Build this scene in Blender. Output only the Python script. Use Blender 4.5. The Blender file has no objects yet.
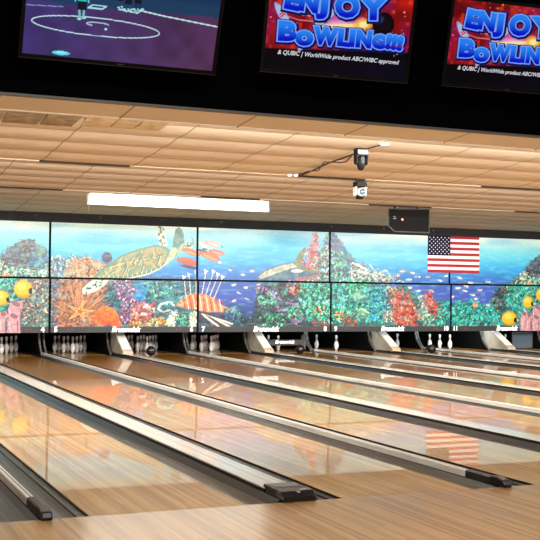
import bpy, bmesh, math, random
import numpy as np
from mathutils import Matrix, Vector
rng = random.Random(7)
PI = math.pi
scn = bpy.context.scene
COL = scn.collection
scn.view_settings.view_transform = 'Standard'
scn.view_settings.look = 'None'
scn.cycles.max_bounces = 7
scn.cycles.sample_clamp_indirect = 6

# ------------------------------------------------------------------ camera
CP = np.array([-4.7167, -6.6711, 1.4002]); YAW, PIT, ROL, FPX = 0.4005, 0.0222, 0.0108, 1079.3
_f = np.array([math.sin(YAW)*math.cos(PIT), math.cos(YAW)*math.cos(PIT), math.sin(PIT)])
_r = np.array([math.cos(YAW), -math.sin(YAW), 0.0]); _u = np.cross(_r, _f)
_R = _r*math.cos(ROL)+_u*math.sin(ROL); _U = -_r*math.sin(ROL)+_u*math.cos(ROL)
cam = bpy.data.cameras.new('camera'); co = bpy.data.objects.new('camera', cam); COL.objects.link(co)
M = Matrix(((_R[0], _U[0], -_f[0], CP[0]), (_R[1], _U[1], -_f[1], CP[1]), (_R[2], _U[2], -_f[2], CP[2]), (0, 0, 0, 1)))
co.matrix_world = M
cam.sensor_width = 36.0; cam.lens = FPX/540*36.0; cam.clip_end = 200
scn.camera = co

# survey constants (metres): X across the lanes (0 = rail between lanes four and five), Y down the lanes from the foul line
W, GW, GN = 1.0668, 0.6973, 0.5414
P = 2*W+GW+GN
YM = 16.66                      # face of the masking wall
def lane_x(L):                  # lane centre
    k, o = divmod(L-5, 2)
    return k*P+GN/2+W/2 + (W+GW if o else 0)
def wide_x(k): return k*P+GN/2+W+GW/2
HP = 17.93                      # head pin
WORD = {2: 'two', 3: 'three', 4: 'four', 5: 'five', 6: 'six', 7: 'seven', 8: 'eight', 9: 'nine', 10: 'ten', 11: 'eleven', 12: 'twelve'}

# ------------------------------------------------------------------ helpers
def lin(c):
    c = np.asarray(c, float)/255.0
    return np.where(c <= .04045, c/12.92, ((c+.055)/1.055)**2.4)
def rgba(c): return tuple(lin(c))+(1.0,)

def mat(name, col, rough=.5, metal=0., spec=.5, coat=0., coat_r=.05, emit=None, es=0.):
    m = bpy.data.materials.new(name); m.use_nodes = True
    b = m.node_tree.nodes['Principled BSDF']
    b.inputs['Base Color'].default_value = rgba(col); b.inputs['Roughness'].default_value = rough
    b.inputs['Metallic'].default_value = metal; b.inputs['Specular IOR Level'].default_value = spec
    b.inputs['Coat Weight'].default_value = coat; b.inputs['Coat Roughness'].default_value = coat_r
    if emit is not None:
        b.inputs['Emission Color'].default_value = rgba(emit); b.inputs['Emission Strength'].default_value = es
    return m
def N(m, t, **kw):
    n = m.node_tree.nodes.new(t)
    for k, v in kw.items():
        setattr(n, k, v)
    return n
def L(m, a, b): m.node_tree.links.new(a, b)
def bsdf(m): return m.node_tree.nodes['Principled BSDF']
def noisy(name, c1, c2, scale=8., rough=.5, stretch=(1, 1, 1), **kw):
    m = mat(name, c1, rough, **kw)
    tc = N(m, 'ShaderNodeTexCoord'); mp = N(m, 'ShaderNodeMapping'); mp.inputs['Scale'].default_value = stretch
    nz = N(m, 'ShaderNodeTexNoise'); nz.inputs['Scale'].default_value = scale; nz.inputs['Detail'].default_value = 4
    rp = N(m, 'ShaderNodeValToRGB'); rp.color_ramp.elements[0].color = rgba(c1); rp.color_ramp.elements[1].color = rgba(c2)
    rp.color_ramp.elements[0].position = .3; rp.color_ramp.elements[1].position = .7
    L(m, tc.outputs['Object'], mp.inputs[0]); L(m, mp.outputs[0], nz.inputs['Vector']); L(m, nz.outputs[0], rp.inputs[0])
    L(m, rp.outputs[0], bsdf(m).inputs['Base Color'])
    return m
def painted(name, emit, rough=.35, diffuse=1.0, spec=.4):
    """colours come from the paint baked in the mesh's colour attribute"""
    m = mat(name, (128, 128, 128), rough, spec=spec)
    a = N(m, 'ShaderNodeAttribute'); a.attribute_name = 'paint'
    mx = N(m, 'ShaderNodeMixRGB'); mx.blend_type = 'MULTIPLY'; mx.inputs[0].default_value = 1
    mx.inputs[2].default_value = (diffuse, diffuse, diffuse, 1)
    L(m, a.outputs['Color'], mx.inputs[1]); L(m, mx.outputs[0], bsdf(m).inputs['Base Color'])
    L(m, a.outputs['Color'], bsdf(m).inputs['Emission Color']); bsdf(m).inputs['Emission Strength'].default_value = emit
    return m

class MB:
    def __init__(s): s.v = []; s.f = []; s.mi = []
    def face(s, pts, mi=0):
        i = len(s.v); s.v += [tuple(p) for p in pts]; s.f.append(tuple(range(i, i+len(pts)))); s.mi.append(mi)
    def box(s, a, b, mi=0):
        x0, y0, z0 = a; x1, y1, z1 = b
        q = [(x0, y0, z0), (x1, y0, z0), (x1, y1, z0), (x0, y1, z0), (x0, y0, z1), (x1, y0, z1), (x1, y1, z1), (x0, y1, z1)]
        i = len(s.v); s.v += q
        for f in ((0, 3, 2, 1), (4, 5, 6, 7), (0, 1, 5, 4), (1, 2, 6, 5), (2, 3, 7, 6), (3, 0, 4, 7)):
            s.f.append(tuple(i+j for j in f)); s.mi.append(mi)
        return s
    def prism_x(s, prof, x0, x1, mi=0):      # prof: (y,z) polygon
        i = len(s.v); n = len(prof)
        s.v += [(x0, y, z) for y, z in prof]+[(x1, y, z) for y, z in prof]
        for k in range(n):
            s.f.append((i+k, i+(k+1) % n, i+n+(k+1) % n, i+n+k)); s.mi.append(mi)
        s.f.append(tuple(i+k for k in reversed(range(n)))); s.f.append(tuple(i+n+k for k in range(n))); s.mi += [mi, mi]
        return s
    def prism_y(s, prof, y0, y1, mi=0, caps=True, closed=True):      # prof: (x,z)
        i = len(s.v); n = len(prof)
        s.v += [(x, y0, z) for x, z in prof]+[(x, y1, z) for x, z in prof]
        for k in range(n if closed else n-1):
            s.f.append((i+k, i+n+k, i+n+(k+1) % n, i+(k+1) % n)); s.mi.append(mi)
        if caps:
            s.f.append(tuple(i+k for k in range(n))); s.f.append(tuple(i+n+k for k in reversed(range(n)))); s.mi += [mi, mi]
        return s
    def lathe(s, prof, c=(0, 0, 0), seg=20, mis=None, axis='z', mi=0):
        i = len(s.v); n = len(prof)
        for r, h in prof:
            for k in range(seg):
                a = 2*PI*k/seg
                if axis == 'z': p = (c[0]+r*math.cos(a), c[1]+r*math.sin(a), c[2]+h)
                elif axis == 'x': p = (c[0]+h, c[1]+r*math.cos(a), c[2]+r*math.sin(a))
                else: p = (c[0]+r*math.cos(a), c[1]-h, c[2]+r*math.sin(a))
                s.v.append(p)
        for j in range(n-1):
            for k in range(seg):
                k2 = (k+1) % seg
                s.f.append((i+j*seg+k, i+j*seg+k2, i+(j+1)*seg+k2, i+(j+1)*seg+k)); s.mi.append(mis[j] if mis else mi)
        s.f.append(tuple(i+k for k in reversed(range(seg)))); s.mi.append(mis[0] if mis else mi)
        s.f.append(tuple(i+(n-1)*seg+k for k in range(seg))); s.mi.append(mis[-1] if mis else mi)
        return s
    def tube(s, pts, r, seg=8, mi=0):
        pts = [Vector(p) for p in pts]; i = len(s.v); n = len(pts)
        for j, p in enumerate(pts):
            d = (pts[min(j+1, n-1)]-pts[max(j-1, 0)]).normalized()
            a = d.cross(Vector((0, 0, 1)) if abs(d.z) < .9 else Vector((1, 0, 0))).normalized(); b = d.cross(a)
            for k in range(seg):
                t = 2*PI*k/seg; s.v.append(tuple(p+a*(r*math.cos(t))+b*(r*math.sin(t))))
        for j in range(n-1):
            for k in range(seg):
                k2 = (k+1) % seg
                s.f.append((i+j*seg+k, i+j*seg+k2, i+(j+1)*seg+k2, i+(j+1)*seg+k)); s.mi.append(mi)
        s.f.append(tuple(i+k for k in reversed(range(seg)))); s.f.append(tuple(i+(n-1)*seg+k for k in range(seg))); s.mi += [mi, mi]
        return s
    def build(s, name, mats, parent=None, loc=(0, 0, 0), smooth=False, bevel=0.):
        me = bpy.data.meshes.new(name); me.from_pydata(s.v, [], s.f)
        for m in (mats if isinstance(mats, (list, tuple)) else [mats]): me.materials.append(m)
        for p, i in zip(me.polygons, s.mi): p.material_index = i; p.use_smooth = smooth
        bm = bmesh.new(); bm.from_mesh(me); bmesh.ops.recalc_face_normals(bm, faces=bm.faces); bm.to_mesh(me); bm.free()
        o = bpy.data.objects.new(name, me); COL.objects.link(o); o.location = loc
        if parent is not None: o.parent = parent
        if bevel:
            b = o.modifiers.new('bevel', 'BEVEL'); b.width = bevel; b.segments = 2; b.limit_method = 'ANGLE'; b.angle_limit = .6
        return o

def tag(o, label, cat, group=None):
    o['label'] = label; o['category'] = cat
    if group: o['group'] = group
    return o
def thing(name, label, cat, loc=(0, 0, 0), group=None, rot=None):
    o = bpy.data.objects.new(name, None); COL.objects.link(o); o.location = loc; o.empty_display_size = .1
    if rot is not None: o.rotation_euler = rot
    return tag(o, label, cat, group)
def struct(o): o['kind'] = 'structure'; return o
def copy_tree(o, parent=None, off=(0, 0, 0)):
    c = o.copy(); COL.objects.link(c)
    if parent is not None: c.parent = parent
    else: c.location = Vector(o.location)+Vector(off)
    for ch in list(o.children): copy_tree(ch, c)
    return c
def text_mesh(name, body, size, m, parent, loc, rot=(PI/2, 0, 0), shear=0., bold=0., align='CENTER', space=1., extrude=0., sx=1.):
    cu = bpy.data.curves.new(name, 'FONT'); cu.body = body; cu.size = size; cu.shear = shear; cu.offset = bold
    cu.align_x = align; cu.align_y = 'CENTER'; cu.space_character = space; cu.extrude = extrude; cu.resolution_u = 3
    t = bpy.data.objects.new('lettering_source', cu); COL.objects.link(t)
    dg = bpy.context.evaluated_depsgraph_get(); me = bpy.data.meshes.new_from_object(t.evaluated_get(dg))
    bpy.data.objects.remove(t); bpy.data.curves.remove(cu)
    me.materials.clear(); me.materials.append(m)
    o = bpy.data.objects.new(name, me); COL.objects.link(o); o.parent = parent; o.location = loc; o.rotation_euler = rot; o.scale = (sx, 1, 1)
    return o

# ------------------------------------------------------------------ materials
def wood(name, near, far, dark, board=.0273, rough=.32, coat=1., coat_r=.014, var=.5, y_near=2., y_far=14., ior=1.5):
    m = mat(name, near, rough, spec=.25, coat=coat, coat_r=coat_r); b = bsdf(m); b.inputs['Coat IOR'].default_value = ior
    g = N(m, 'ShaderNodeNewGeometry'); sp = N(m, 'ShaderNodeSeparateXYZ'); L(m, g.outputs['Position'], sp.inputs[0])
    dv = N(m, 'ShaderNodeMath', operation='DIVIDE'); dv.inputs[1].default_value = board; L(m, sp.outputs[0], dv.inputs[0])
    fl = N(m, 'ShaderNodeMath', operation='FLOOR'); L(m, dv.outputs[0], fl.inputs[0])
    # staggered board ends
    w0 = N(m, 'ShaderNodeTexWhiteNoise'); w0.noise_dimensions = '1D'; L(m, fl.outputs[0], w0.inputs['W'])
    my = N(m, 'ShaderNodeMath', operation='MULTIPLY_ADD'); my.inputs[1].default_value = .22
    L(m, sp.outputs[1], my.inputs[0]); L(m, w0.outputs['Value'], my.inputs[2])
    fy = N(m, 'ShaderNodeMath', operation='FLOOR'); L(m, my.outputs[0], fy.inputs[0])
    cb = N(m, 'ShaderNodeCombineXYZ'); L(m, fl.outputs[0], cb.inputs[0]); L(m, fy.outputs[0], cb.inputs[1])
    wn = N(m, 'ShaderNodeTexWhiteNoise'); wn.noise_dimensions = '3D'; L(m, cb.outputs[0], wn.inputs['Vector'])
    # grain
    mp = N(m, 'ShaderNodeMapping'); mp.inputs['Scale'].default_value = (90, 2.2, 1); L(m, g.outputs['Position'], mp.inputs[0])
    nz = N(m, 'ShaderNodeTexNoise'); nz.inputs['Scale'].default_value = 1.; nz.inputs['Detail'].default_value = 5; L(m, mp.outputs[0], nz.inputs['Vector'])
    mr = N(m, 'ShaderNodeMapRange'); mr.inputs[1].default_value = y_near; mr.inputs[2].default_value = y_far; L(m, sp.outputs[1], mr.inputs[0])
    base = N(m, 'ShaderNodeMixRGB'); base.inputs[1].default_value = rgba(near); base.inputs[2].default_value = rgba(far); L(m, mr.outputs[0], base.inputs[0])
    f = N(m, 'ShaderNodeMath', operation='MULTIPLY'); f.inputs[1].default_value = var; L(m, wn.outputs['Value'], f.inputs[0])
    d1 = N(m, 'ShaderNodeMixRGB'); d1.inputs[2].default_value = rgba(dark); L(m, f.outputs[0], d1.inputs[0]); L(m, base.outputs[0], d1.inputs[1])
    f2 = N(m, 'ShaderNodeMapRange'); f2.inputs[1].default_value = .4; f2.inputs[2].default_value = .8; f2.inputs[4].default_value = .45; L(m, nz.outputs[0], f2.inputs[0])
    d2 = N(m, 'ShaderNodeMixRGB'); d2.inputs[2].default_value = rgba(dark); L(m, f2.outputs[0], d2.inputs[0]); L(m, d1.outputs[0], d2.inputs[1])
    L(m, d2.outputs[0], b.inputs['Base Color'])
    return m
M_LANE = wood('lane maple', (214, 170, 112), (148, 102, 38), (118, 74, 26), ior=1.42, coat=.6, var=.55, y_near=3., y_far=10.)  # maple to warmer pine; far end also darkened to stand for dimmer light
M_DECK = wood('pin deck', (168, 122, 70), (150, 104, 52), (100, 66, 30), coat=.6)
M_APPR = wood('approach maple', (198, 152, 100), (198, 152, 100), (104, 66, 32), rough=.34, coat=.9, coat_r=.17, var=.6)
M_BLACK = mat('black plastic', (12, 12, 13), .4)
M_VOID = mat('pit black', (8, 8, 9), .9, spec=.05)
M_BULK = mat('bulkhead black paint', (5, 5, 6), .95, spec=.02)
M_GUT = mat('slate gutter', (47, 49, 51), .32, spec=.35)
M_EDGE = mat('lane edge black', (14, 14, 15), .5)
M_ALU = noisy('brushed aluminium rail', (232, 229, 222), (206, 203, 196), 4., .3, (60, .5, 1))
M_MASKFRAME = mat('mask frame black', (6, 6, 7), .8, spec=.1)
M_TRIM = noisy('charcoal trim', (40, 41, 43), (32, 33, 35), 5., .7, spec=.2)
M_WHITE = mat('lettering white', (245, 245, 245), .5, emit=(255, 255, 255), es=.55)
M_RED = mat('lettering red', (140, 34, 34), .5, emit=(150, 25, 25), es=.1)
M_PIN = mat('pin white', (238, 236, 232), .25, coat=.6)
M_PINR = mat('pin red', (170, 28, 40), .3, coat=.6)
M_CREAM = noisy('hood cream', (190, 182, 164), (166, 158, 142), 5., .5)
M_KICK = noisy('kickback grey', (14, 13, 13), (9, 9, 9), 6., .7, spec=.1)
M_KEDGE = noisy('kickback edge', (124, 121, 116), (56, 54, 53), 9., .5)
M_TAN = None

# wide capping: fine lengthwise stripes
M_CAP = mat('capping white', (214, 210, 200), .25, coat=.5, coat_r=.08)
def _cap():
    m = M_CAP; tc = N(m, 'ShaderNodeTexCoord'); mp = N(m, 'ShaderNodeMapping'); mp.inputs['Scale'].default_value = (28, .12, 1)
    nz = N(m, 'ShaderNodeTexNoise'); nz.inputs['Detail'].default_value = 3; nz.inputs['Scale'].default_value = 1.
    rp = N(m, 'ShaderNodeValToRGB'); e = rp.color_ramp.elements; e[0].position = .36; e[0].color = rgba((204, 194, 176)); e[1].position = .62; e[1].color = rgba((224, 221, 212))
    L(m, tc.outputs['Object'], mp.inputs[0]); L(m, mp.outputs[0], nz.inputs['Vector']); L(m, nz.outputs[0], rp.inputs[0]); L(m, rp.outputs[0], bsdf(m).inputs['Base Color'])
_cap()

# ceiling tiles
def ceil_mat(name, c1, c2, line):
    m = mat(name, c1, .75, spec=.2)
    g = N(m, 'ShaderNodeNewGeometry'); sp = N(m, 'ShaderNodeSeparateXYZ'); L(m, g.outputs['Position'], sp.inputs[0])
    a = N(m, 'ShaderNodeMath', operation='ADD'); a.inputs[1].default_value = 0.8+1.2192*20; L(m, sp.outputs[0], a.inputs[0])
    d = N(m, 'ShaderNodeMath', operation='DIVIDE'); d.inputs[1].default_value = 1.2192; L(m, a.outputs[0], d.inputs[0])
    fr = N(m, 'ShaderNodeMath', operation='FRACT'); L(m, d.outputs[0], fr.inputs[0])
    lt = N(m, 'ShaderNodeMath', operation='LESS_THAN'); lt.inputs[1].default_value = .018; L(m, fr.outputs[0], lt.inputs[0])
    nz = N(m, 'ShaderNodeTexNoise'); nz.inputs['Scale'].default_value = 1.3; nz.inputs['Detail'].default_value = 5; L(m, g.outputs['Position'], nz.inputs['Vector'])
    mx = N(m, 'ShaderNodeMixRGB'); mx.inputs[1].default_value = rgba(c1); mx.inputs[2].default_value = rgba(c2); L(m, nz.outputs[0], mx.inputs[0])
    m2 = N(m, 'ShaderNodeMixRGB'); m2.inputs[2].default_value = rgba(line)
    k = N(m, 'ShaderNodeMath', operation='MULTIPLY'); k.inputs[1].default_value = .8; L(m, lt.outputs[0], k.inputs[0])
    L(m, k.outputs[0], m2.inputs[0]); L(m, mx.outputs[0], m2.inputs[1]); L(m, m2.outputs[0], bsdf(m).inputs['Base Color'])
    return m
M_CEIL = ceil_mat('ceiling tile tan', (226, 214, 197), (216, 203, 182), (140, 116, 92))
M_CEIL_WLIGHT = ceil_mat('ceiling tile tan whiter light', (206, 192, 164), (190, 176, 150), (120, 104, 84))  # same tan tile, greyed in the colour for its whiter lamp light
M_STAIN = noisy('stained tile', (150, 124, 88), (104, 82, 56), 9., .8)
M_WALL = noisy('wall paint', (150, 132, 112), (140, 122, 104), 2., .8)

# ------------------------------------------------------------------ room shell
XL, XR, YB = -9.0, 17.5, -11.5
o = MB().box((XL, YB, -.14), (XR, 0, 0)).build('floor', M_APPR); struct(o)
o = MB().box((XL, 0.001, -.30), (XR, 19.9, -.16)).build('floor', M_VOID); struct(o)
o = MB().box((XL, 19.6, -.14), (XR, 19.75, 3.4)).build('wall_back', M_VOID); struct(o)
o = MB().box((XL-.15, YB, -.14), (XL, 19.9, 4.6)).build('wall_left', M_WALL); struct(o)
o = MB().box((XR, YB, -.14), (XR+.15, 19.9, 4.6)).build('wall_right', M_WALL); struct(o)
o = MB().box((XL, YB-.15, -.14), (XR, YB, 4.6)).build('wall_rear', M_WALL); struct(o)
o = MB().box((XL, YB, 4.4), (XR, 1.6, 4.55)).build('ceiling', M_BULK); struct(o)
# black bulkhead the screens hang on, with its grey lower lip
o = MB().box((XL, 1.30, 2.848), (XR, 1.35, 4.45)).build('wall_front', M_BULK); struct(o)
o = MB().box((XL, 1.29, 2.832), (XR, 1.35, 2.848)).build('trim_1', mat('grey lip', (92, 90, 88), .5)); struct(o)

# saw-tooth ceiling: every section slopes down away from the foul line, tiles sag between the grid bars
M_JOINT = mat('tile joint', (150, 120, 92), .8)
def ceil_section(y0, z0, y1, z1, m, row, sag=.016):
    b = MB(); n = max(1, int(round((y1-y0)/row))); pts = []
    P_ = lambda t, d=0.: (y0+(y1-y0)*t, z0+(z1-z0)*t-d)
    e = .007/(y1-y0)
    for i in range(n):
        for j in range(7):
            t = (i+j/6)/n
            if j == 0: t += e if i else 0
            if j == 6: t -= e if i < n-1 else 0
            pts.append((P_(t, sag*math.sin(PI*j/6)), 1 if j == 6 and i < n-1 else 0))
    for ((ya, za), k), ((yb, zb), _) in zip(pts[:-1], pts[1:]):
        b.face([(XL, ya, za), (XR, ya, za), (XR, yb, zb), (XL, yb, zb)], k)
    b.face([(XL, y0, z0), (XR, y0, z0), (XR, y0, z0+.05), (XL, y0, z0+.05)])
    o = b.build('ceiling', [m, M_JOINT], smooth=False)
    for p in o.data.polygons: p.use_smooth = True
    return struct(o)
Y1, Y2, Y3 = 3.5, 7.38, 11.87
ceil_section(1.36, 3.235, Y1, 3.09, M_CEIL, 2.2, sag=.004)
S2 = lambda y: 3.27-.0625*(y-4.75)
S3 = lambda y: 3.329-.072*(y-9.65)
S4 = lambda y: 3.125+.06*(YM-y)
ceil_section(Y1, S2(Y1), Y2, S2(Y2), M_CEIL, .66, .014)
ceil_section(Y2, S3(Y2), Y3, S3(Y3), M_CEIL, .56, .014)
ceil_section(Y3, S4(Y3), YM+.3, S4(YM+.3), M_CEIL_WLIGHT, .6, .014)
for y, za, zb in ((Y1, 3.09, S2(Y1)), (Y2, S2(Y2), S3(Y2)), (Y3, S3(Y3), S4(Y3))):
    o = MB().box((XL, y-.012, za-.012), (XR, y+.004, zb+.03)).build('trim_2', M_CEIL); struct(o)
# stained replacement tiles behind the first step
M_STAIN2 = noisy('pale stained tile', (196, 170, 126), (160, 132, 92), 9., .8)
for (xa, xb, ye, m_, lab) in [(-3.30, -2.91, 5.16, M_STAIN, 'stained brown ceiling tile at the edge of the photo behind the first ceiling step'), (-2.88, -2.50, 5.15, M_STAIN, 'stained brown ceiling tile, second in the row behind the first step'),
                       (-2.47, -2.12, 5.13, M_STAIN, 'stained brown tile with a dark rim, third behind the first ceiling step'), (-2.04, -1.73, 5.05, M_STAIN2, 'pale stained tile next to the brown ones behind the first step'),
                       (-1.71, -1.46, 5.03, M_STAIN2, 'pale stained tile, middle of the three pale ones behind the first step'), (-1.44, -1.15, 5.02, M_STAIN2, 'pale stained tile ending the row behind the first step')]:
    y0 = 4.2; zz = S2(4.7)-.033
    o = MB().prism_x([(y0, S2(y0)-.024), (ye, S2(ye)-.024), (ye, S2(ye)-.016), (y0, S2(y0)-.016)], xa, xb).build('ceiling_tile', m_)
    tag(o, lab, 'ceiling tile', 'stained ceiling tiles')
# dark bars standing in for the shade in gaps along the steps
M_GAPSHADE = mat('step gap shade', (38, 26, 18), .9)
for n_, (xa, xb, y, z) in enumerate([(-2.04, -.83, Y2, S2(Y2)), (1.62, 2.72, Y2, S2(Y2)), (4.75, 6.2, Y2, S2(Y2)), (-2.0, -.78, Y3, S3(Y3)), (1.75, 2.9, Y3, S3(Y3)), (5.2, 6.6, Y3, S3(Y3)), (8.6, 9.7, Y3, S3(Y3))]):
    o = MB().box((xa, y-.03, z-.028), (xb, y+.0, z-.004)).build('gap_shade', M_GAPSHADE); struct(o)

# charcoal header above the mural with its little hangers
o = MB().box((XL, YM+.02, 2.915), (XR, YM+.12, 3.16)).build('trim_4', M_TRIM); struct(o)
b = MB()
for k in range(-2, 12):
    b.box((-.35+1.42*k, YM-.005, 3.02), (-.30+1.42*k, YM+.02, 3.06))
o = b.build('trim_5', M_BLACK); struct(o)
o = MB().box((XL, YM+.13, .55), (XR, YM+.2, 2.98)).build('wall_mask', M_VOID); struct(o)

# ------------------------------------------------------------------ lanes, gutters, cappings
def lane_label(Ln):
    n = WORD[Ln]
    return {2: 'polished wooden lane barely seen beyond the thin rail in the corner',
            3: 'big polished wooden lane with yellow fish reflected, beside the black chevron shoe',
            4: 'polished wooden lane ending at the pins under the number four, reflecting the striped flag'}.get(Ln, f'polished wooden lane ending under the mask number {n}')
for Ln in range(2, 13):
    x = lane_x(Ln)
    t = thing('bowling_lane', lane_label(Ln), 'bowling lane', (x, 0, 0), 'polished bowling lanes')
    b = MB().box((-W/2+.006, 0.004, -.12), (W/2-.006, 17.0, 0))
    b.build('lane_bed', M_LANE, t)
    MB().box((-W/2, 0.004, -.13), (-W/2+.006, 18.95, -.002)).box((W/2-.006, 0.004, -.13), (W/2, 18.95, -.002)).build('edge_strip', M_EDGE, t)
    MB().box((-W/2+.006, 17.03, -.12), (W/2-.006, 18.95, 0)).build('pin_deck', M_DECK, t)
    MB().box((-W/2+.006, 17.0, -.12), (W/2-.006, 17.03, .0006)).build('joint_strip', mat('pale maple joint', (226, 196, 140), .4), t)

def gutter(x0, x1, lab, ze=-.004):
    s = 1 if x1 > x0 else -1; w = abs(x1-x0)
    pr = [(0, -.016), (.052, -.017), (.056, -.030), (.085, -.040), (w*.5, -.042), (w*.68, -.037), (w*.82, -.026), (w*.92, (ze-.02)*.55), (w, ze)]
    outer = [(w, -.13), (0, -.13)]
    prof = [(s*a, z) for a, z in pr+outer]
    t = MB().prism_y(prof, .004, 18.95).build('gutter', M_GUT, loc=(x0, 0, 0))
    tag(t, lab, 'gutter', 'dark lane gutters')
for Ln in range(2, 13):
    x = lane_x(Ln); n = WORD[Ln]
    nar, wid = (-1, 1) if Ln % 2 else (1, -1)        # side of the narrow rail / of the wide capping
    if Ln != 2:
        gutter(x+wid*(W/2+.001), x+wid*(W/2+(.233 if Ln % 2 else .178)), f'dark grey gutter of lane {n} beside the wide capping', .020 if Ln % 2 else .0)
    gutter(x+nar*(W/2+.001), x+nar*(W/2+.233), f'dark grey gutter of lane {n} beside the narrow rail')

M_SHOE = mat('capping shoe', (18, 18, 20), .3, coat=.4)
for k in range(-1, 4):                               # wide ball-return cappings
    x = wide_x(k); a = WORD[5+2*k]; c = WORD[6+2*k]
    lab = 'wide white capping ending in a black chevron shoe at the approach' if k == -1 else f'wide white capping between lanes {a} and {c}'
    t = thing('lane_capping', lab, 'lane capping', (x, 0, 0), 'wide white cappings')
    MB().box((-.104, .30, .030), (.132, 16.38, .052)).build('cover_plate', M_CAP, t, bevel=.006)
    MB().box((-.113, .28, -.13), (-.104, 16.38, .044)).box((.132, .28, .002), (.140, 16.38, .044)).box((-.104, .3, .002), (.132, 16.38, .029)).box((-.104, .3, -.13), (.112, 17.3, .0019)).build('side_skirt', M_BLACK, t)
    b = MB()
    prof = [(-.106, .003), (.160, .003), (.172, .02), (.150, .070), (-.098, .070), (-.112, .024)]
    sec = [(-.02, .9, .5), (.03, .98, .95), (.10, 1.0, 1.0), (.34, .95, 1.)]
    for j, (y, sx, sz) in enumerate(sec):
        b.v += [(px*sx, y, pz*sz if pz > 0 else pz) for px, pz in prof]
        if j:
            for q in range(6):
                b.f.append(((j-1)*6+q, (j-1)*6+(q+1) % 6, j*6+(q+1) % 6, j*6+q)); b.mi.append(0)
    b.f += [tuple(range(6)), tuple(18+q for q in range(6))]; b.mi += [0, 0]
    s = b.build('end_shoe', M_SHOE, t, bevel=.005)
    c_ = MB()
    for q in (-1, 1):
        c_.face([(.027+q*.12, .10, .0715), (.027+q*.08, .10, .0715), (.027, .035, .0685), (.027, .0, .057)])
    c_.face([(-.085, .32, .0715), (.135, .32, .0715), (.11, .17, .0715), (-.06, .17, .0715)])
    c_.build('chevron', mat('shoe chevron grey', (96, 96, 98), .25), s)
for k in range(-1, 5):                               # narrow rails
    x = k*P; a = 4+2*k
    lab = {-1: 'slim aluminium rail with a black tip at the corner of the photo', 0: 'slim aluminium rail with a black tip running back to the mask numbers four and five',
           4: 'slim aluminium rail past lane twelve by the far edge of the photo'}.get(k, f'slim aluminium rail between lanes {WORD.get(a)} and {WORD.get(a+1)}')
    t = thing('divider_rail', lab, 'divider rail', (x, 0, 0), 'slim aluminium rails')
    MB().prism_y([(-.030, .0), (-.026, .044), (-.020, .050), (-.004, .050), (-.003, .046), (.006, .046), (.007, .050), (.020, .050), (.026, .044), (.030, .0)], .45, 17.5).build('rail', M_ALU, t)
    MB().prism_y([(-.003, .0462), (.006, .0462), (.006, .047), (-.003, .047)], .45, 17.5).build('groove', M_BLACK, t)
    MB().box((-.034, .06, -.13), (.034, 17.5, .0)).build('rail_base', M_BLACK, t)
    MB().prism_y([(-.033, .0), (-.03, .048), (-.018, .056), (.018, .056), (.03, .048), (.033, .0)], .12, .47).build('sleeve', mat('sleeve brown black', (34, 30, 29), .4), t)
    MB().prism_x([(-.05, .0), (-.055, .02), (-.03, .052), (.04, .068), (.14, .064), (.14, .0)], -.036, .036).build('end_cap', M_BLACK, t, bevel=.012)

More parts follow.
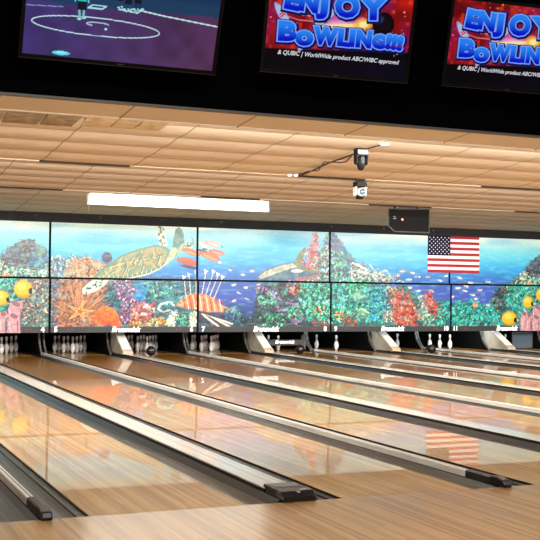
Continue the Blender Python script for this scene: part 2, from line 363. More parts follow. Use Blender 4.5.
# ------------------------------------------------------------------ painter for the mural
def vnoise(x, y, seed):
    r = np.random.RandomState(seed).rand(64, 64)
    xi = np.floor(x).astype(int); yi = np.floor(y).astype(int); fx = x-xi; fy = y-yi
    fx = fx*fx*(3-2*fx); fy = fy*fy*(3-2*fy); g = lambda a, b: r[a % 64, b % 64]
    return (g(xi, yi)*(1-fx)+g(xi+1, yi)*fx)*(1-fy)+(g(xi, yi+1)*(1-fx)+g(xi+1, yi+1)*fx)*fy
class Art:
    """a painted flat surface: (u,v) drawing coordinates and a colour for every vertex"""
    def __init__(s, u, v): s.u, s.v = u, v; s.c = np.zeros((len(u), 3))
    def mix(s, m, col):
        m = np.asarray(m, float)
        if m.ndim == 1: m = m[:, None]
        s.c = s.c*(1-m)+np.asarray(col, float)*m
    def _near(s, x0, x1, y0, y1): return np.nonzero((s.u > x0) & (s.u < x1) & (s.v > y0) & (s.v < y1))[0]
    def inpoly(s, pts, idx=None):
        u = s.u if idx is None else s.u[idx]; v = s.v if idx is None else s.v[idx]
        ins = np.zeros(len(u), bool); n = len(pts)
        for i in range(n):
            x1, y1 = pts[i]; x2, y2 = pts[(i+1) % n]
            if y1 == y2: continue
            c = ((y1 > v) != (y2 > v)) & (u < (x2-x1)*(v-y1)/(y2-y1)+x1); ins ^= c
        return ins
    def poly(s, pts, col, col2=None, amt=.0, fr=.5, seed=1, a=1.):
        xs = [p[0] for p in pts]; ys = [p[1] for p in pts]
        i = s._near(min(xs), max(xs), min(ys), max(ys))
        if not len(i): return
        if getattr(s, 'ragged', False):
            j1, j2 = s.jitter(); ku, kv = s.u, s.v; s.u = ku+2.6*j1; s.v = kv+2.6*j2; m = s.inpoly(pts, i); s.u, s.v = ku, kv
        else: m = s.inpoly(pts, i)
        j = i[m]
        if not len(j): return
        c = np.tile(np.asarray(col, float), (len(j), 1))
        if col2 is not None:
            t = vnoise(s.u[j]*fr+seed, s.v[j]*fr, seed); t = np.clip((t-.5)*2.2+.5, 0, 1)[:, None]
            c = c*(1-t)+np.asarray(col2, float)*t
        s.c[j] = s.c[j]*(1-a)+c*a
    def ell(s, x, y, rx, ry, col, rot=0., a=1., soft=0.):
        R = max(rx, ry)*1.5+.5; i = s._near(x-R, x+R, y-R, y+R)
        if not len(i): return
        dx = s.u[i]-x; dy = s.v[i]-y; c, n = math.cos(rot), math.sin(rot)
        q = np.sqrt(((dx*c+dy*n)/rx)**2+((-dx*n+dy*c)/ry)**2)
        m = (np.clip((1.25-q)/.5, 0, 1) if soft else (q < 1).astype(float))*a
        s.c[i] = s.c[i]*(1-m[:, None])+np.asarray(col, float)*m[:, None]
    def line(s, pts, w, col, a=1., w2=None):
        n = len(pts)-1
        for k in range(n):
            (x1, y1), (x2, y2) = pts[k], pts[k+1]
            ww = w if w2 is None else w+(w2-w)*(k+.5)/n
            i = s._near(min(x1, x2)-ww, max(x1, x2)+ww, min(y1, y2)-ww, max(y1, y2)+ww)
            if not len(i): continue
            L2 = (x2-x1)**2+(y2-y1)**2+1e-9
            t = np.clip(((s.u[i]-x1)*(x2-x1)+(s.v[i]-y1)*(y2-y1))/L2, 0, 1)
            d = np.hypot(s.u[i]-x1-t*(x2-x1), s.v[i]-y1-t*(y2-y1))
            if w2 is not None and n == 1: m = (d < (w+(w2-w)*t)/2)*a
            else: m = (d < ww/2)*a
            s.c[i] = s.c[i]*(1-m[:, None])+np.asarray(col, float)*m[:, None]
    def coral(s, pts, pal, n, r0, r1, seed, branch=.3, shade=.5):
        if s.u.max() < min(p[0] for p in pts) or s.u.min() > max(p[0] for p in pts): return
        keep = (s.u, s.v); j1, j2 = s.jitter(); s.u = s.u+j1*1.7; s.v = s.v+j2*1.7
        s._coral(pts, pal, int(n*1.8), r0*.65, r1*.95, seed, branch+.12, shade); s.u, s.v = keep
    def jitter(s):
        if not hasattr(s, 'jj'):
            s.jj = tuple((vnoise(s.u*.9+o1, s.v*.9, 31+q)-.5)+.8*(vnoise(s.u*.42+o1, s.v*.42, 41+q)-.5)+.5*(vnoise(s.u*1.9, s.v*1.9+o1, 51+q)-.5) for q, o1 in ((0, 7.), (1, 19.)))
        return s.jj
    def grain(s, m, amt=.55):
        n = .5*vnoise(s.u*.8+3, s.v*.8, 71)+.3*vnoise(s.u*1.7, s.v*1.7, 72)+.2*vnoise(s.u*.3, s.v*.3, 73)
        g = 1+amt*np.clip((n-.5)*3, -1, 1)*np.clip(m, 0, 1); h = vnoise(s.u*.5+40, s.v*.5, 74)-.5
        s.c = np.clip(s.c*g[:, None]+h[:, None]*np.clip(m, 0, 1)[:, None]*np.array((34., 6., -30.)), 0, 255)
    def _coral(s, pts, pal, n, r0, r1, seed, branch=.3, shade=.55):
        R = random.Random(seed); xs = [p[0] for p in pts]; ys = [p[1] for p in pts]
        if s.u.max() < min(xs) or s.u.min() > max(xs) or s.v.max() < min(ys) or s.v.min() > max(ys): 
            return
        def inside(x, y):
            ins = False
            for i in range(len(pts)):
                x1, y1 = pts[i]; x2, y2 = pts[(i+1) % len(pts)]
                if (y1 > y) != (y2 > y) and x < (x2-x1)*(y-y1)/(y2-y1)+x1: ins = not ins
            return ins
        for _ in range(n):
            for _t in range(30):
                x = R.uniform(min(xs), max(xs)); y = R.uniform(min(ys), max(ys))
                if inside(x, y): break
            c = np.array(R.choice(pal), float)*R.uniform(.8, 1.12); r = R.uniform(r0, r1)
            if R.random() < branch:
                a = R.uniform(-2.6, -.5); q = r*R.uniform(1.5, 3.)
                p2 = (x+q*math.cos(a), y+q*math.sin(a)); s.line([(x, y), p2], r*.9, c*.6); s.line([(x, y), p2], r*.55, np.minimum(c*1.05, 255))
                a2 = a+R.choice((-.8, .8)); s.line([((x+p2[0])/2, (y+p2[1])/2), ((x+p2[0])/2+q*.5*math.cos(a2), (y+p2[1])/2+q*.5*math.sin(a2))], r*.5, np.minimum(c*1.1, 255))
            else:
                s.ell(x+.25*r, y+.35*r, r, r*.85, c*shade, R.uniform(0, 3)); s.ell(x, y, r*.85, r*.7, c, R.uniform(0, 3)); s.ell(x-.2*r, y-.25*r, r*.4, r*.3, np.minimum(c*1.3+15, 255))

def fish(A, x, y, l, h, col, rot=0., belly=None, a=1.):
    c, n = math.cos(rot), math.sin(rot); T = lambda p, q: (x+p*c-q*n, y+p*n+q*c)
    A.poly([T(-l*.75, 0), T(-l*1.15, -h*.9), T(-l*1.05, 0), T(-l*1.15, h*.9)], np.array(col)*.85, a=a)
    A.ell(x, y, l, h, np.array(col)*.8, rot, a); A.ell(*T(0, -.12*h), l*.93, h*.72, col, rot, a)
    if belly is not None: A.ell(*T(.05*l, .35*h), l*.7, h*.35, belly, rot, a)

SKY = [(0, (222, 232, 220)), (.05, (196, 224, 214)), (.12, (142, 212, 218)), (.22, (104, 202, 222)), (.34, (62, 174, 220)), (.46, (52, 140, 206)), (.56, (62, 116, 188)), (.72, (78, 104, 184)), (1., (66, 84, 150))]
def sky(A, s_):
    ks = np.array([k for k, _ in SKY]); cs = np.array([c for _, c in SKY], float)
    for j in range(3): A.c[:, j] = np.interp(s_, ks, cs[:, j])
    A.s0 = None; A.ragged = True
    w = vnoise(A.u*.05+3, A.v*.25, 5); w2 = vnoise(A.u*.02, A.v*.12, 6)
    A.mix(np.clip((w-.55)*2, 0, .5)*np.clip(1-s_*7, 0, 1), (244, 240, 222))
    A.mix(np.clip((w2-.5)*1.2, 0, .35)*(s_ < .5), (40, 150, 220))
    A.s0 = A.c.copy()
def reef_done(A, amt=.36):
    A.grain((np.abs(A.c-A.s0).max(1)-16)/30, amt); A.ragged = False
    A.mix(np.clip((vnoise(A.u*.12, A.v*.5, 9)-.5), 0, .3), (150, 222, 228))
TEAL = [(60, 190, 170), (84, 206, 184), (40, 150, 140), (110, 220, 190), (50, 170, 180), (30, 110, 110)]
GREEN = [(84, 196, 150), (120, 216, 170), (50, 140, 104), (70, 180, 130), (36, 96, 84)]
DARK = [(40, 52, 66), (56, 66, 80), (46, 80, 84), (76, 60, 84), (60, 96, 92)]
PURP = [(150, 110, 160), (184, 150, 186), (210, 180, 200), (120, 84, 130), (150, 96, 120)]
PALE = [(214, 214, 190), (190, 196, 170), (226, 220, 200), (160, 160, 140)]
RED = [(214, 84, 72), (232, 116, 92), (190, 60, 58), (240, 140, 110)]
BROWN = [(206, 140, 92), (186, 112, 70), (226, 168, 112), (160, 96, 66), (130, 84, 66)]
def school(A, pts, seed, pal=((220, 210, 190), (200, 190, 190), (230, 190, 150)), s=1.):
    R = random.Random(seed)
    for x, y in pts: fish(A, x, y, 2.6*s*R.uniform(.8, 1.25), 1.05*s*R.uniform(.8, 1.2), R.choice(pal), R.uniform(-.3, .5), (240, 236, 224))
def strip(A, z):
    A.mix(z < .642, (74, 75, 78)); A.mix((z < .642) & (z > .63), (92, 92, 94))
    
def art_turtle(A, z):             # lanes five and six
    A.poly([(49, 262), (60, 257), (72, 258), (84, 256), (96, 262), (108, 262), (120, 272), (134, 277), (199, 280), (199, 330), (49, 340)], (120, 110, 116), (84, 110, 130), fr=.25)
    A.mix((A.u > 150)*np.clip((A.v-274)/8, 0, 1)*.9, (70, 96, 140))
    A.coral([(50, 256), (92, 256), (70, 280), (50, 280)], [(170, 222, 226), (204, 232, 230), (120, 190, 206)], 40, .8, 1.6, 21, .9)
    A.poly([(62, 280), (66, 266), (76, 258), (90, 257), (104, 264), (112, 280)], (214, 160, 124), (176, 150, 124), fr=.5)
    A.coral([(62, 280), (66, 264), (78, 258), (100, 262), (108, 280)], BROWN+[(214, 190, 160)], 60, .7, 1.5, 22, .7)
    A.coral([(49, 278), (64, 276), (66, 330), (49, 330)], [(120, 100, 110), (160, 130, 130), (96, 84, 96), (190, 160, 150), (110, 120, 130)], 90, .8, 1.8, 23, .4)
    A.poly([(60, 280), (112, 279), (116, 290), (104, 300), (104, 330), (56, 330)], (186, 130, 96), (128, 96, 92), fr=.5)
    A.ell(107, 257.5, 5.2, 5.2, (72, 62, 92)); A.coral([(103, 254), (111, 254), (111, 261), (103, 261)], [(92, 80, 110), (60, 54, 80)], 14, .6, 1.1, 24)
    # dark blue-teal and purple coral wall
    A.poly([(108, 284), (124, 279), (176, 280), (199, 283), (199, 328), (106, 328), (104, 300)], (72, 96, 112), (60, 130, 140), fr=.35)
    A.poly([(134, 284), (150, 280), (156, 292), (144, 302), (133, 300)], (50, 124, 188), (70, 150, 200), fr=.4)
    A.coral([(104, 296), (113, 286), (122, 292), (120, 306), (108, 308)], [(40, 96, 110), (60, 140, 150), (30, 66, 84)], 40, .8, 1.6, 25, .6)
    A.coral([(112, 282), (134, 279), (134, 304), (120, 302), (116, 290)], PURP, 70, 1., 2.4, 26, .2)
    A.coral([(120, 304), (135, 300), (134, 322), (122, 322)], PURP+[(176, 110, 160), (226, 200, 206)], 55, 1., 2.2, 27, .2)
    A.coral([(142, 282), (168, 284), (186, 296), (180, 306), (160, 304), (148, 300)], [(60, 150, 150), (40, 120, 130), (96, 180, 160), (36, 90, 110), (130, 190, 170)], 80, .9, 2., 28, .6)
    A.coral([(132, 318), (166, 318), (166, 328), (130, 328)], [(240, 170, 80), (250, 200, 120), (226, 130, 70)], 50, 1., 2., 29, .2)
    A.ell(143, 312, 12, 9, (190, 90, 96)); A.coral([(131, 306), (155, 304), (154, 319), (134, 320)], [(226, 120, 120), (206, 84, 90), (240, 170, 160), (250, 214, 200)], 50, 1.1, 2.4, 30, .1)
    A.ell(143, 311, 4, 3, (160, 50, 60)); A.ell(143.5, 314, 3, 1.6, (246, 206, 196))
    A.line([(158, 309), (161, 304), (170, 302), (174, 305)], 2., (206, 226, 206)); A.line([(158, 309), (163, 312), (170, 310)], 1.6, (190, 214, 190))
    for x0, x1 in ((167, 181), (188, 199)):
        A.poly([(x0, 328), (x0+1, 318), (x0+5, 311), (x1-3, 310), (x1-2, 316), (x0+9, 320), (x0+8, 328)], (232, 234, 218), (206, 214, 196), fr=.5)
    A.coral([(176, 316), (190, 314), (188, 327), (176, 327)], GREEN+[(170, 206, 180)], 30, .8, 1.6, 31, .4)
    reef_done(A)
    for i in range(60):            # fan streaks
        R = random.Random(i); a = -PI*(.08+.84*R.random()); r1, r2 = R.uniform(4, 18), R.uniform(20, 36)
        A.line([(80+r1*math.cos(a)*1.1, 318+r1*math.sin(a)), (80+r2*math.cos(a+.1)*1.1, 318+r2*math.sin(a+.1)*1.05)], .7, R.choice([(232, 170, 110), (226, 160, 100), (206, 120, 70), (140, 84, 60), (120, 70, 50)]), .7)
    # starfish and red sea fan
    for k in range(5):
        a = -PI/2+.25+k*2*PI/5; A.line([(80, 311.5), (80+13.5*math.cos(a), 311.5+11.5*math.sin(a))], 4.6, (250, 186, 120), w2=.9)
        A.line([(80, 311.5), (80+9*math.cos(a), 311.5+8*math.sin(a))], 1.4, (226, 116, 66), w2=.5)
    A.ell(80, 311.5, 2.4, 2.2, (222, 104, 60))
    A.poly([(89.5, 319), (95, 312.5), (102, 308), (109, 306.5), (115, 309.5), (118.5, 316), (120, 321), (122, 327), (112, 326.4), (108.6, 323), (103, 326.4), (96, 323.5)], (240, 110, 64), (246, 146, 78), fr=.5)
    for k in range(12):
        a = -PI+.25+k*.22; A.line([(109, 325), (109+19*math.cos(a), 325+17*math.sin(a))], .45, (222, 84, 52), .8)
    # sea turtle
    A.poly([(157, 226), (163, 225.5), (165, 232), (168, 246), (160, 247), (158, 237)], (206, 214, 190))
    for k in range(16):
        R = random.Random(k+60); A.ell(157.5+6*R.random()+.3*k*.5, 227+1.15*k, 1.2, .8, (60, 82, 84), R.random()*3)
    A.poly([(91, 280), (99, 271), (110, 263), (122, 255), (138, 249), (156, 244.5), (166, 246.5), (171, 251), (173, 257), (168, 264), (160, 270), (148, 275), (126, 279.4), (105, 280)], (112, 150, 130))
    A.poly([(95, 278), (103, 270), (113, 262.5), (124, 256), (139, 250.4), (155, 246.6), (164, 248.6), (167.5, 253), (164, 262), (156, 268), (144, 272.5), (124, 276.4)], (178, 168, 120), (132, 156, 132), fr=.3, seed=4)
    for pts in ([(108, 267), (124, 262), (142, 259), (164, 255)], [(124, 256), (127, 266), (122, 276)], [(140, 250), (144, 262), (141, 273)], [(155, 247), (160, 256), (156, 268)], [(103, 270), (110, 277)]):
        A.line(pts, 1.3, (92, 118, 98)); A.line([(q[0]+.9, q[1]+.5) for q in pts], .5, (220, 220, 180))
    for k in range(60):
        R = random.Random(k+90); x = R.uniform(110, 160); y = 263-.22*(x-135)+R.uniform(-7, 8)
        A.line([(x, y), (x+R.uniform(-2, 5), y-R.uniform(2, 6))], .8, R.choice([(206, 150, 92), (150, 104, 66), (226, 210, 160), (110, 120, 90)]), .85)
    for k in range(15):            # rim plates
        t = k/14; x = 97+66*t; y = 278.6-3.6*t-11*t**4
        A.ell(x, y-.5, 1.9, .95, (120, 150, 126), -.15-.5*t**3); A.line([(x+2.2, y-2.4), (x+2.6, y+.8)], .5, (226, 230, 200))
    A.line([(92, 279.6), (110, 279.8), (128, 278.6), (148, 274.2), (160, 268.6), (168, 262), (172.4, 255)], .9, (226, 232, 206))
    A.poly([(167, 262), (174, 258), (181, 251), (184, 244), (184, 236), (182.4, 230), (179, 227), (175.6, 229.4), (173.6, 237), (172.4, 246), (169, 254)], (104, 150, 132), (70, 116, 112), fr=.4)
    A.poly([(165, 266), (171, 261), (176, 255), (177, 248), (172, 247), (168, 256), (166, 261)], (214, 216, 180), (170, 186, 150), fr=.6)
    A.poly([(176, 251), (181, 245), (185, 241.4), (190, 240.6), (193.4, 243.6), (192.6, 248), (188, 250.4), (183, 252), (178, 256)], (150, 182, 160))
    A.ell(187.6, 245.4, 5.4, 4.2, (176, 200, 180), .1)
    for k in range(12):
        R = random.Random(k+120); A.ell(187.5+R.uniform(-4, 4), 245+R.uniform(-3, 2.6), .9, .7, (58, 80, 80))
    A.ell(190, 246, .9, .9, (20, 26, 30)); A.line([(191, 236), (193, 240), (193, 245)], .8, (80, 100, 130))
    A.poly([(110, 278), (98, 277.5), (88, 283), (82, 289), (82.6, 293.6), (87, 294.4), (96, 291.4), (105, 285)], (210, 226, 206))
    for k in range(22):
        R = random.Random(k+150); t = R.random(); A.ell(85+20*t+R.uniform(-1, 1), 291-11*t+R.uniform(-2.6, 2.8), 1.1, .7, (54, 70, 70), -.6)
    lion(A); reds(A); strip(A, z)
def reds(A):
    A.mix((A.u > 178)*(A.u < 200)*(A.v > 257)*(A.v < 276)*.35, (60, 120, 196))
    fish(A, 192, 252.2, 9, 3.2, (228, 104, 62), .35, (240, 150, 100)); fish(A, 187.6, 261.6, 10, 3.6, (226, 96, 60), .22, (206, 70, 56)); A.ell(189, 267, 8, 1.6, (44, 60, 104), .2)
    fish(A, 213, 243.4, 7.6, 2.7, (214, 170, 170), .3, (226, 200, 196)); fish(A, 206, 246.2, 9, 3., (226, 190, 182), .38, (240, 226, 214))
    fish(A, 217.4, 252.4, 7.6, 2.7, (206, 116, 112), .25, (220, 150, 140)); fish(A, 210, 256, 11, 3.8, (236, 112, 70), .38, (244, 150, 100))
    A.ell(219.6, 262.4, 2, 1.2, (230, 226, 220), .6); A.ell(202, 250.6, 5, 1., (44, 56, 96), .2); A.ell(222.4, 247, 1.2, .8, (50, 60, 80)); A.ell(205, 249, 3, .9, (50, 50, 90))
def lion(A):
    for (x, y), (bx, by) in zip([(184, 277), (189, 274.4), (196, 271.6), (206, 271.4), (213.4, 271.6), (218, 274.4), (222.6, 277)], [(186, 297), (191, 295), (196, 294), (202, 294), (206, 294), (210, 296), (214, 298)]):
        A.line([(bx, by), (x, y+1)], .8, (226, 224, 220), w2=.6); A.line([(bx+.9, by), (x+.8, y+1)], .5, (130, 90, 90))
        A.poly([(x-1.8, y-2.4), (x+2.4, y-.2), (x-1.2, y+2.6)], (240, 240, 238))
    A.poly([(176, 305), (181, 300), (188, 295), (197, 293), (206, 294.6), (215, 298.6), (222, 305), (230, 308), (229, 313), (220, 312.4), (208, 312), (196, 309), (184, 308.4)], (220, 130, 92), (236, 170, 126), fr=.4)
    for k in range(13):
        x = 183+3.3*k; A.line([(x, 296-.2*k+max(0, k-6)*1.2), (x+2.4, 309+.2*k)], .9, (248, 226, 200) if k % 2 else (176, 70, 60))
    A.ell(181, 304, 3.2, 2.6, (226, 180, 140)); A.ell(180, 303, .8, .8, (30, 30, 30))
    for k in range(9):
        a = -.5+k*.14; A.line([(228, 310), (228+8*math.cos(a), 310+8*math.sin(a))], .6, (150, 190, 190))
    for k, (x, y) in enumerate([(236, 330), (229, 329), (222, 329), (214, 329), (232, 324), (226, 320)]):
        A.line([(196, 309+.3*k), (x, y)], 2.3, (240, 236, 222) if k % 2 == 0 else (96, 74, 70), w2=1.6)
    A.coral([(222, 308), (236, 306), (242, 314), (240, 326), (228, 318)], [(70, 130, 140), (96, 170, 170), (50, 96, 120)], 40, .7, 1.3, 33, .5)
def art_whale(A, z):              # lanes seven and eight
    A.mix(np.clip((A.v-262)/26, 0, 1)*.55*(A.u < 300), (64, 92, 176))
    A.mix(np.clip((A.v-300)/20, 0, 1)*.6, (40, 60, 96))
    A.coral([(199, 322), (214, 320), (240, 314), (256, 318), (256, 328), (199, 328)], DARK+[(50, 110, 120)], 60, 1., 2.2, 40, .3)
    school(A, [(230, 270), (242.6, 274.6), (234, 285), (246, 287.6), (258, 284.6), (234, 300.6), (247, 299), (258, 288), (239, 293), (252, 271), (262, 279)], 41)
    # reef slope, red spire, mountain
    A.poly([(320, 250), (324, 240), (329, 231), (331.9, 230), (331.9, 283), (300, 283), (306, 268)], (70, 100, 130), (84, 140, 140), fr=.3)
    A.poly([(296, 283), (300, 270), (308, 262), (312, 246), (315, 232), (317.4, 233), (317.5, 246), (320, 262), (318, 283)], (188, 96, 96), (150, 110, 120), fr=.4)
    A.coral([(294, 268), (306, 252), (313, 233), (318, 236), (318, 270), (308, 276)], RED+[(200, 110, 120)], 60, .8, 1.6, 42, .7)
    A.coral([(316, 252), (331, 244), (331, 283), (312, 283)], [(110, 170, 150), (150, 190, 170), (206, 206, 190), (84, 140, 130), (196, 150, 150)], 70, .9, 1.9, 43, .4)
    A.poly([(252, 330), (256, 300), (262, 286), (276, 282), (331.9, 282), (331.9, 330)], (46, 58, 70), (64, 84, 92), fr=.4)
    A.coral([(256, 288), (300, 284), (306, 326), (256, 326)], DARK+[(130, 96, 140), (150, 110, 160), (90, 150, 130), (60, 120, 110)], 150, .9, 2.1, 44, .45)
    A.coral([(258, 296), (276, 294), (276, 304), (260, 304)], [(90, 190, 150), (120, 210, 170)], 22, .9, 1.8, 45, .3)
    A.coral([(262, 316), (282, 312), (284, 327), (262, 327)], GREEN, 34, .9, 1.9, 46, .5)
    A.coral([(284, 308), (302, 306), (304, 322), (286, 320)], GREEN+[(130, 100, 150)], 34, .9, 1.9, 47, .4)
    A.coral([(286, 283), (300, 278), (304, 292), (290, 296)], RED+[(226, 160, 140)], 22, .8, 1.6, 48, .5)
    A.coral([(302, 284), (331.9, 282), (331.9, 326), (308, 322), (300, 300)], GREEN+TEAL+[(150, 230, 190)], 200, 1., 2.3, 49, .35)
    A.coral([(314, 308), (324, 306), (324, 314), (315, 314)], [(220, 170, 90), (200, 120, 80)], 12, .8, 1.5, 50)
    A.coral([(312, 320), (331, 321), (331, 327), (312, 327)], [(180, 80, 70), (120, 90, 80)], 18, .8, 1.4, 51)
    for x, y, a in ((266, 290, .5), (272, 297, .3), (288, 303, .2), (278, 311, -.1), (290, 318, .4)): A.line([(x, y), (x+9, y+9*math.tan(a))], 1.8, (160, 124, 176)); 
    reef_done(A)
    A.poly([(256, 283), (258, 274), (268, 268), (282, 264), (295, 262), (302, 267), (312, 271), (320, 275), (300, 277), (288, 280), (270, 286)], (110, 140, 150), (70, 110, 140), fr=.3)
    A.poly([(258, 277), (266, 271), (280, 265.6), (294, 263), (300, 266), (286, 270), (272, 275), (262, 279)], (214, 214, 196), (176, 180, 160), fr=.3)
    A.poly([(293, 264), (298, 255), (304, 247), (306.4, 248), (303, 258), (301, 266), (310, 269.6), (319, 271), (314, 273), (302, 270)], (110, 128, 104), (150, 140, 104), fr=.5)
    for k in range(8): A.line([(262+4.6*k, 276-1.5*k), (265+4.6*k, 270-1.0*k)], .7, (150, 160, 150))
    A.ell(297, 271, 6, 1.6, (226, 230, 222))
    reds(A); lion(A); strip(A, z)
def art_reef(A, z):               # lanes nine and ten
    A.mix(np.clip((A.v-268)/22, 0, 1)*.5*(A.u > 350), (72, 90, 184))
    A.poly([(328, 232), (333, 231), (338, 237), (343, 243), (347, 252), (354, 258), (360, 264), (372, 274), (380, 284), (328, 284)], (76, 98, 130), (60, 116, 140), fr=.3)
    A.coral([(329, 250), (342, 252), (346, 268), (344, 284), (329, 284)], [(96, 180, 150), (120, 200, 170), (70, 140, 130), (130, 150, 150)], 70, .9, 2., 60, .4)
    A.coral([(346, 278), (354, 262), (366, 268), (384, 272), (398, 278), (404, 284), (346, 284)], PALE+[(180, 200, 190), (226, 190, 150), (110, 140, 140)], 90, 1., 2., 61, .3)
    A.line([(353, 263), (360, 266), (367, 270)], 1.8, (222, 232, 226)); A.line([(352, 270), (362, 272), (377, 276)], 1.8, (206, 220, 210)); A.line([(378, 274), (386, 270), (392, 278)], 1.5, (196, 206, 190)); A.line([(369, 264), (374, 270)], 1.3, (190, 210, 214))
    A.poly([(328, 282), (372, 281), (384, 284), (392, 288), (404, 283), (412, 290), (426, 300), (449.9, 300), (449.9, 330), (328, 330)], (64, 100, 110), (70, 130, 130), fr=.35)
    A.coral([(328, 284), (360, 282), (384, 290), (386, 324), (328, 324)], TEAL+GREEN, 260, 1., 2.4, 62, .35)
    A.coral([(366, 288), (388, 288), (388, 324), (370, 322)], [(50, 160, 190), (70, 190, 200), (40, 130, 170)], 70, 1., 2.2, 63, .4)
    A.ell(363, 313, 6.4, 4.6, (110, 170, 140), .3); A.ell(358, 296, 6, 5, (110, 160, 140)); A.ell(358, 295.4, 4.6, 3.6, (130, 180, 150)); A.ell(362, 312, 4.6, 3., (130, 190, 156), .3)
    A.line([(356, 309), (363, 309), (369, 313)], .8, (200, 226, 196))
    A.coral([(340, 316), (356, 316), (356, 327), (340, 327)], [(190, 80, 70), (160, 100, 80), (140, 130, 110)], 26, .9, 1.6, 64)
    A.coral([(336, 312), (344, 310), (342, 320), (336, 320)], [(220, 180, 120), (200, 150, 100)], 12, .9, 1.6, 66)
    A.coral([(386, 288), (398, 286), (398, 306), (386, 304)], [(150, 140, 120), (190, 180, 150), (100, 100, 100), (206, 150, 120)], 50, .9, 1.9, 67, .2)
    A.coral([(383, 311), (394, 311), (394, 321), (384, 322)], PALE, 34, 1., 1.8, 68, .1)
    A.coral([(394, 296), (400, 290), (408, 296), (414, 306), (419, 316), (416, 327), (396, 326), (392, 310)], RED, 150, 1., 2.2, 69, .6)
    A.coral([(418, 298), (426, 302), (428, 318), (420, 322)], PALE+[(120, 150, 140)], 40, .9, 1.8, 70, .3)
    A.coral([(424, 296), (430, 290), (436, 306), (442, 304), (443, 318), (432, 320), (426, 308)], RED, 70, .9, 1.8, 71, .6)
    A.coral([(424, 316), (434, 314), (436, 327), (424, 327)], [(150, 210, 190), (130, 180, 160)], 26, 1., 2., 72, .3)
    A.coral([(436, 316), (443, 304), (450, 303), (450, 328), (438, 328)], TEAL, 55, 1., 2.1, 73, .4)
    school(A, [(409, 279.6), (418, 277), (428, 277), (440, 280.6), (410, 287.6), (418, 291), (432, 291), (403, 271), (446, 276), (412, 273)], 74); reef_done(A); strip(A, z)
def art_tubes(A, z, AL):          # lanes eleven and twelve, and again three and four
    A.mix(np.clip((A.v-270)/20, 0, 1)*.5*(A.u < 505), (82, 92, 186))
    A.poly([(505, 284), (514, 278), (524, 270), (531, 262), (538, 255), (545, 254), (556, 262), (562, 286), (500, 287)], (84, 110, 112), (96, 140, 130), fr=.4)
    A.coral([(512, 284), (522, 274), (534, 274), (540, 284)], GREEN+PALE, 60, .8, 1.7, 80, .3)
    A.coral([(526, 272), (532, 262), (538, 255), (548, 256), (546, 274)], [(90, 84, 104), (110, 96, 104), (76, 90, 100)], 60, .9, 1.9, 81, .2)
    A.poly([(449, 304), (468, 301), (486, 305), (494, 292), (500, 285), (560, 284), (562, 330), (449, 330)], (64, 110, 116), (70, 140, 130), fr=.4)
    A.coral([(449, 304), (470, 302), (490, 306), (502, 312), (500, 327), (449, 327)], TEAL+[(70, 210, 200)], 200, 1., 2.2, 82, .4)
    A.coral([(490, 304), (498, 288), (510, 286), (508, 308), (498, 314)], DARK+[(120, 110, 100), (90, 130, 120), (150, 130, 120)], 80, .9, 1.8, 83, .3)
    A.coral([(506, 300), (512, 286), (535, 284), (540, 300), (524, 320), (512, 312)], GREEN+TEAL, 110, .9, 1.9, 84, .4)
    A.coral([(478, 320), (500, 316), (500, 327), (478, 327)], TEAL+[(150, 120, 110)], 30, .9, 1.8, 85, .3)
    school(A, [(465, 291), (473, 295), (466, 286), (476, 299), (480, 290), (458, 288), (470, 283), (488, 305), (460, 278), (472, 282.6), (488, 282), (452, 297), (526, 272)], 86, ((226, 190, 170), (230, 210, 190), (200, 196, 206)))
    fish(A, 475, 305, 2.8, 2.8, (220, 150, 120), 0, (200, 170, 150))
    AL.s0 = A.s0; AL.ragged = True
    AL.c = A.c                      # same paint, drawn on from the neighbouring survey point
    AL.coral([(19, 279), (49, 279), (49, 327), (20, 327), (22, 300)], [(150, 126, 130), (176, 140, 140), (126, 110, 118), (190, 150, 140), (120, 130, 130), (200, 170, 150)], 200, .8, 1.7, 90, .5)
    AL.coral([(-30, 279), (16, 279), (14, 302), (8, 306), (-30, 306)], TEAL+[(110, 206, 180)], 110, .9, 1.9, 91, .4)
    AL.coral([(0, 262), (20, 265), (49, 265), (49, 278), (0, 278)], [(140, 200, 180), (200, 220, 200), (96, 170, 160), (226, 210, 180)], 80, .9, 1.8, 92, .4)
    AL.coral([(0, 252), (8, 249), (18, 247), (28, 252), (30, 266), (0, 268)], [(84, 80, 100), (100, 92, 104), (70, 80, 96)], 60, .9, 1.9, 93, .2)
    AL.coral([(28, 258), (49, 256), (49, 268), (30, 270)], [(60, 120, 170), (80, 150, 180), (50, 100, 150)], 40, .9, 1.7, 94, .5)
    AL.ell(6, 275.6, 5, 1.4, (236, 160, 110))
    reef_done(AL)
    A.ragged = False
    def butterfly(B, x, y, r):
        B.ell(x, y, r*1.08, r, (196, 160, 40)); B.ell(x-.1*r, y-.1*r, r*.92, r*.84, (226, 192, 56)); B.ell(x-.2*r, y-.3*r, r*.5, r*.4, (234, 214, 110))
        B.ell(x+r*.86, y+r*.22, r*.3, r*.34, (24, 26, 30)); B.poly([(x+r*1.0, y-.1*r), (x+r*1.4, y+.25*r), (x+r*1.0, y+.5*r)], (196, 196, 170)); B.line([(x-r*.9, y-r*.6), (x-r*.2, y-r*1.05), (x+r*.5, y-r*.8)], r*.12, (200, 160, 60))
    butterfly(AL, 23.4, 289, 9); butterfly(AL, 1.8, 298, 7.6)
    A.c = AL.c; butterfly(A, 509.6, 318.6, 7.2); AL.c = A.c
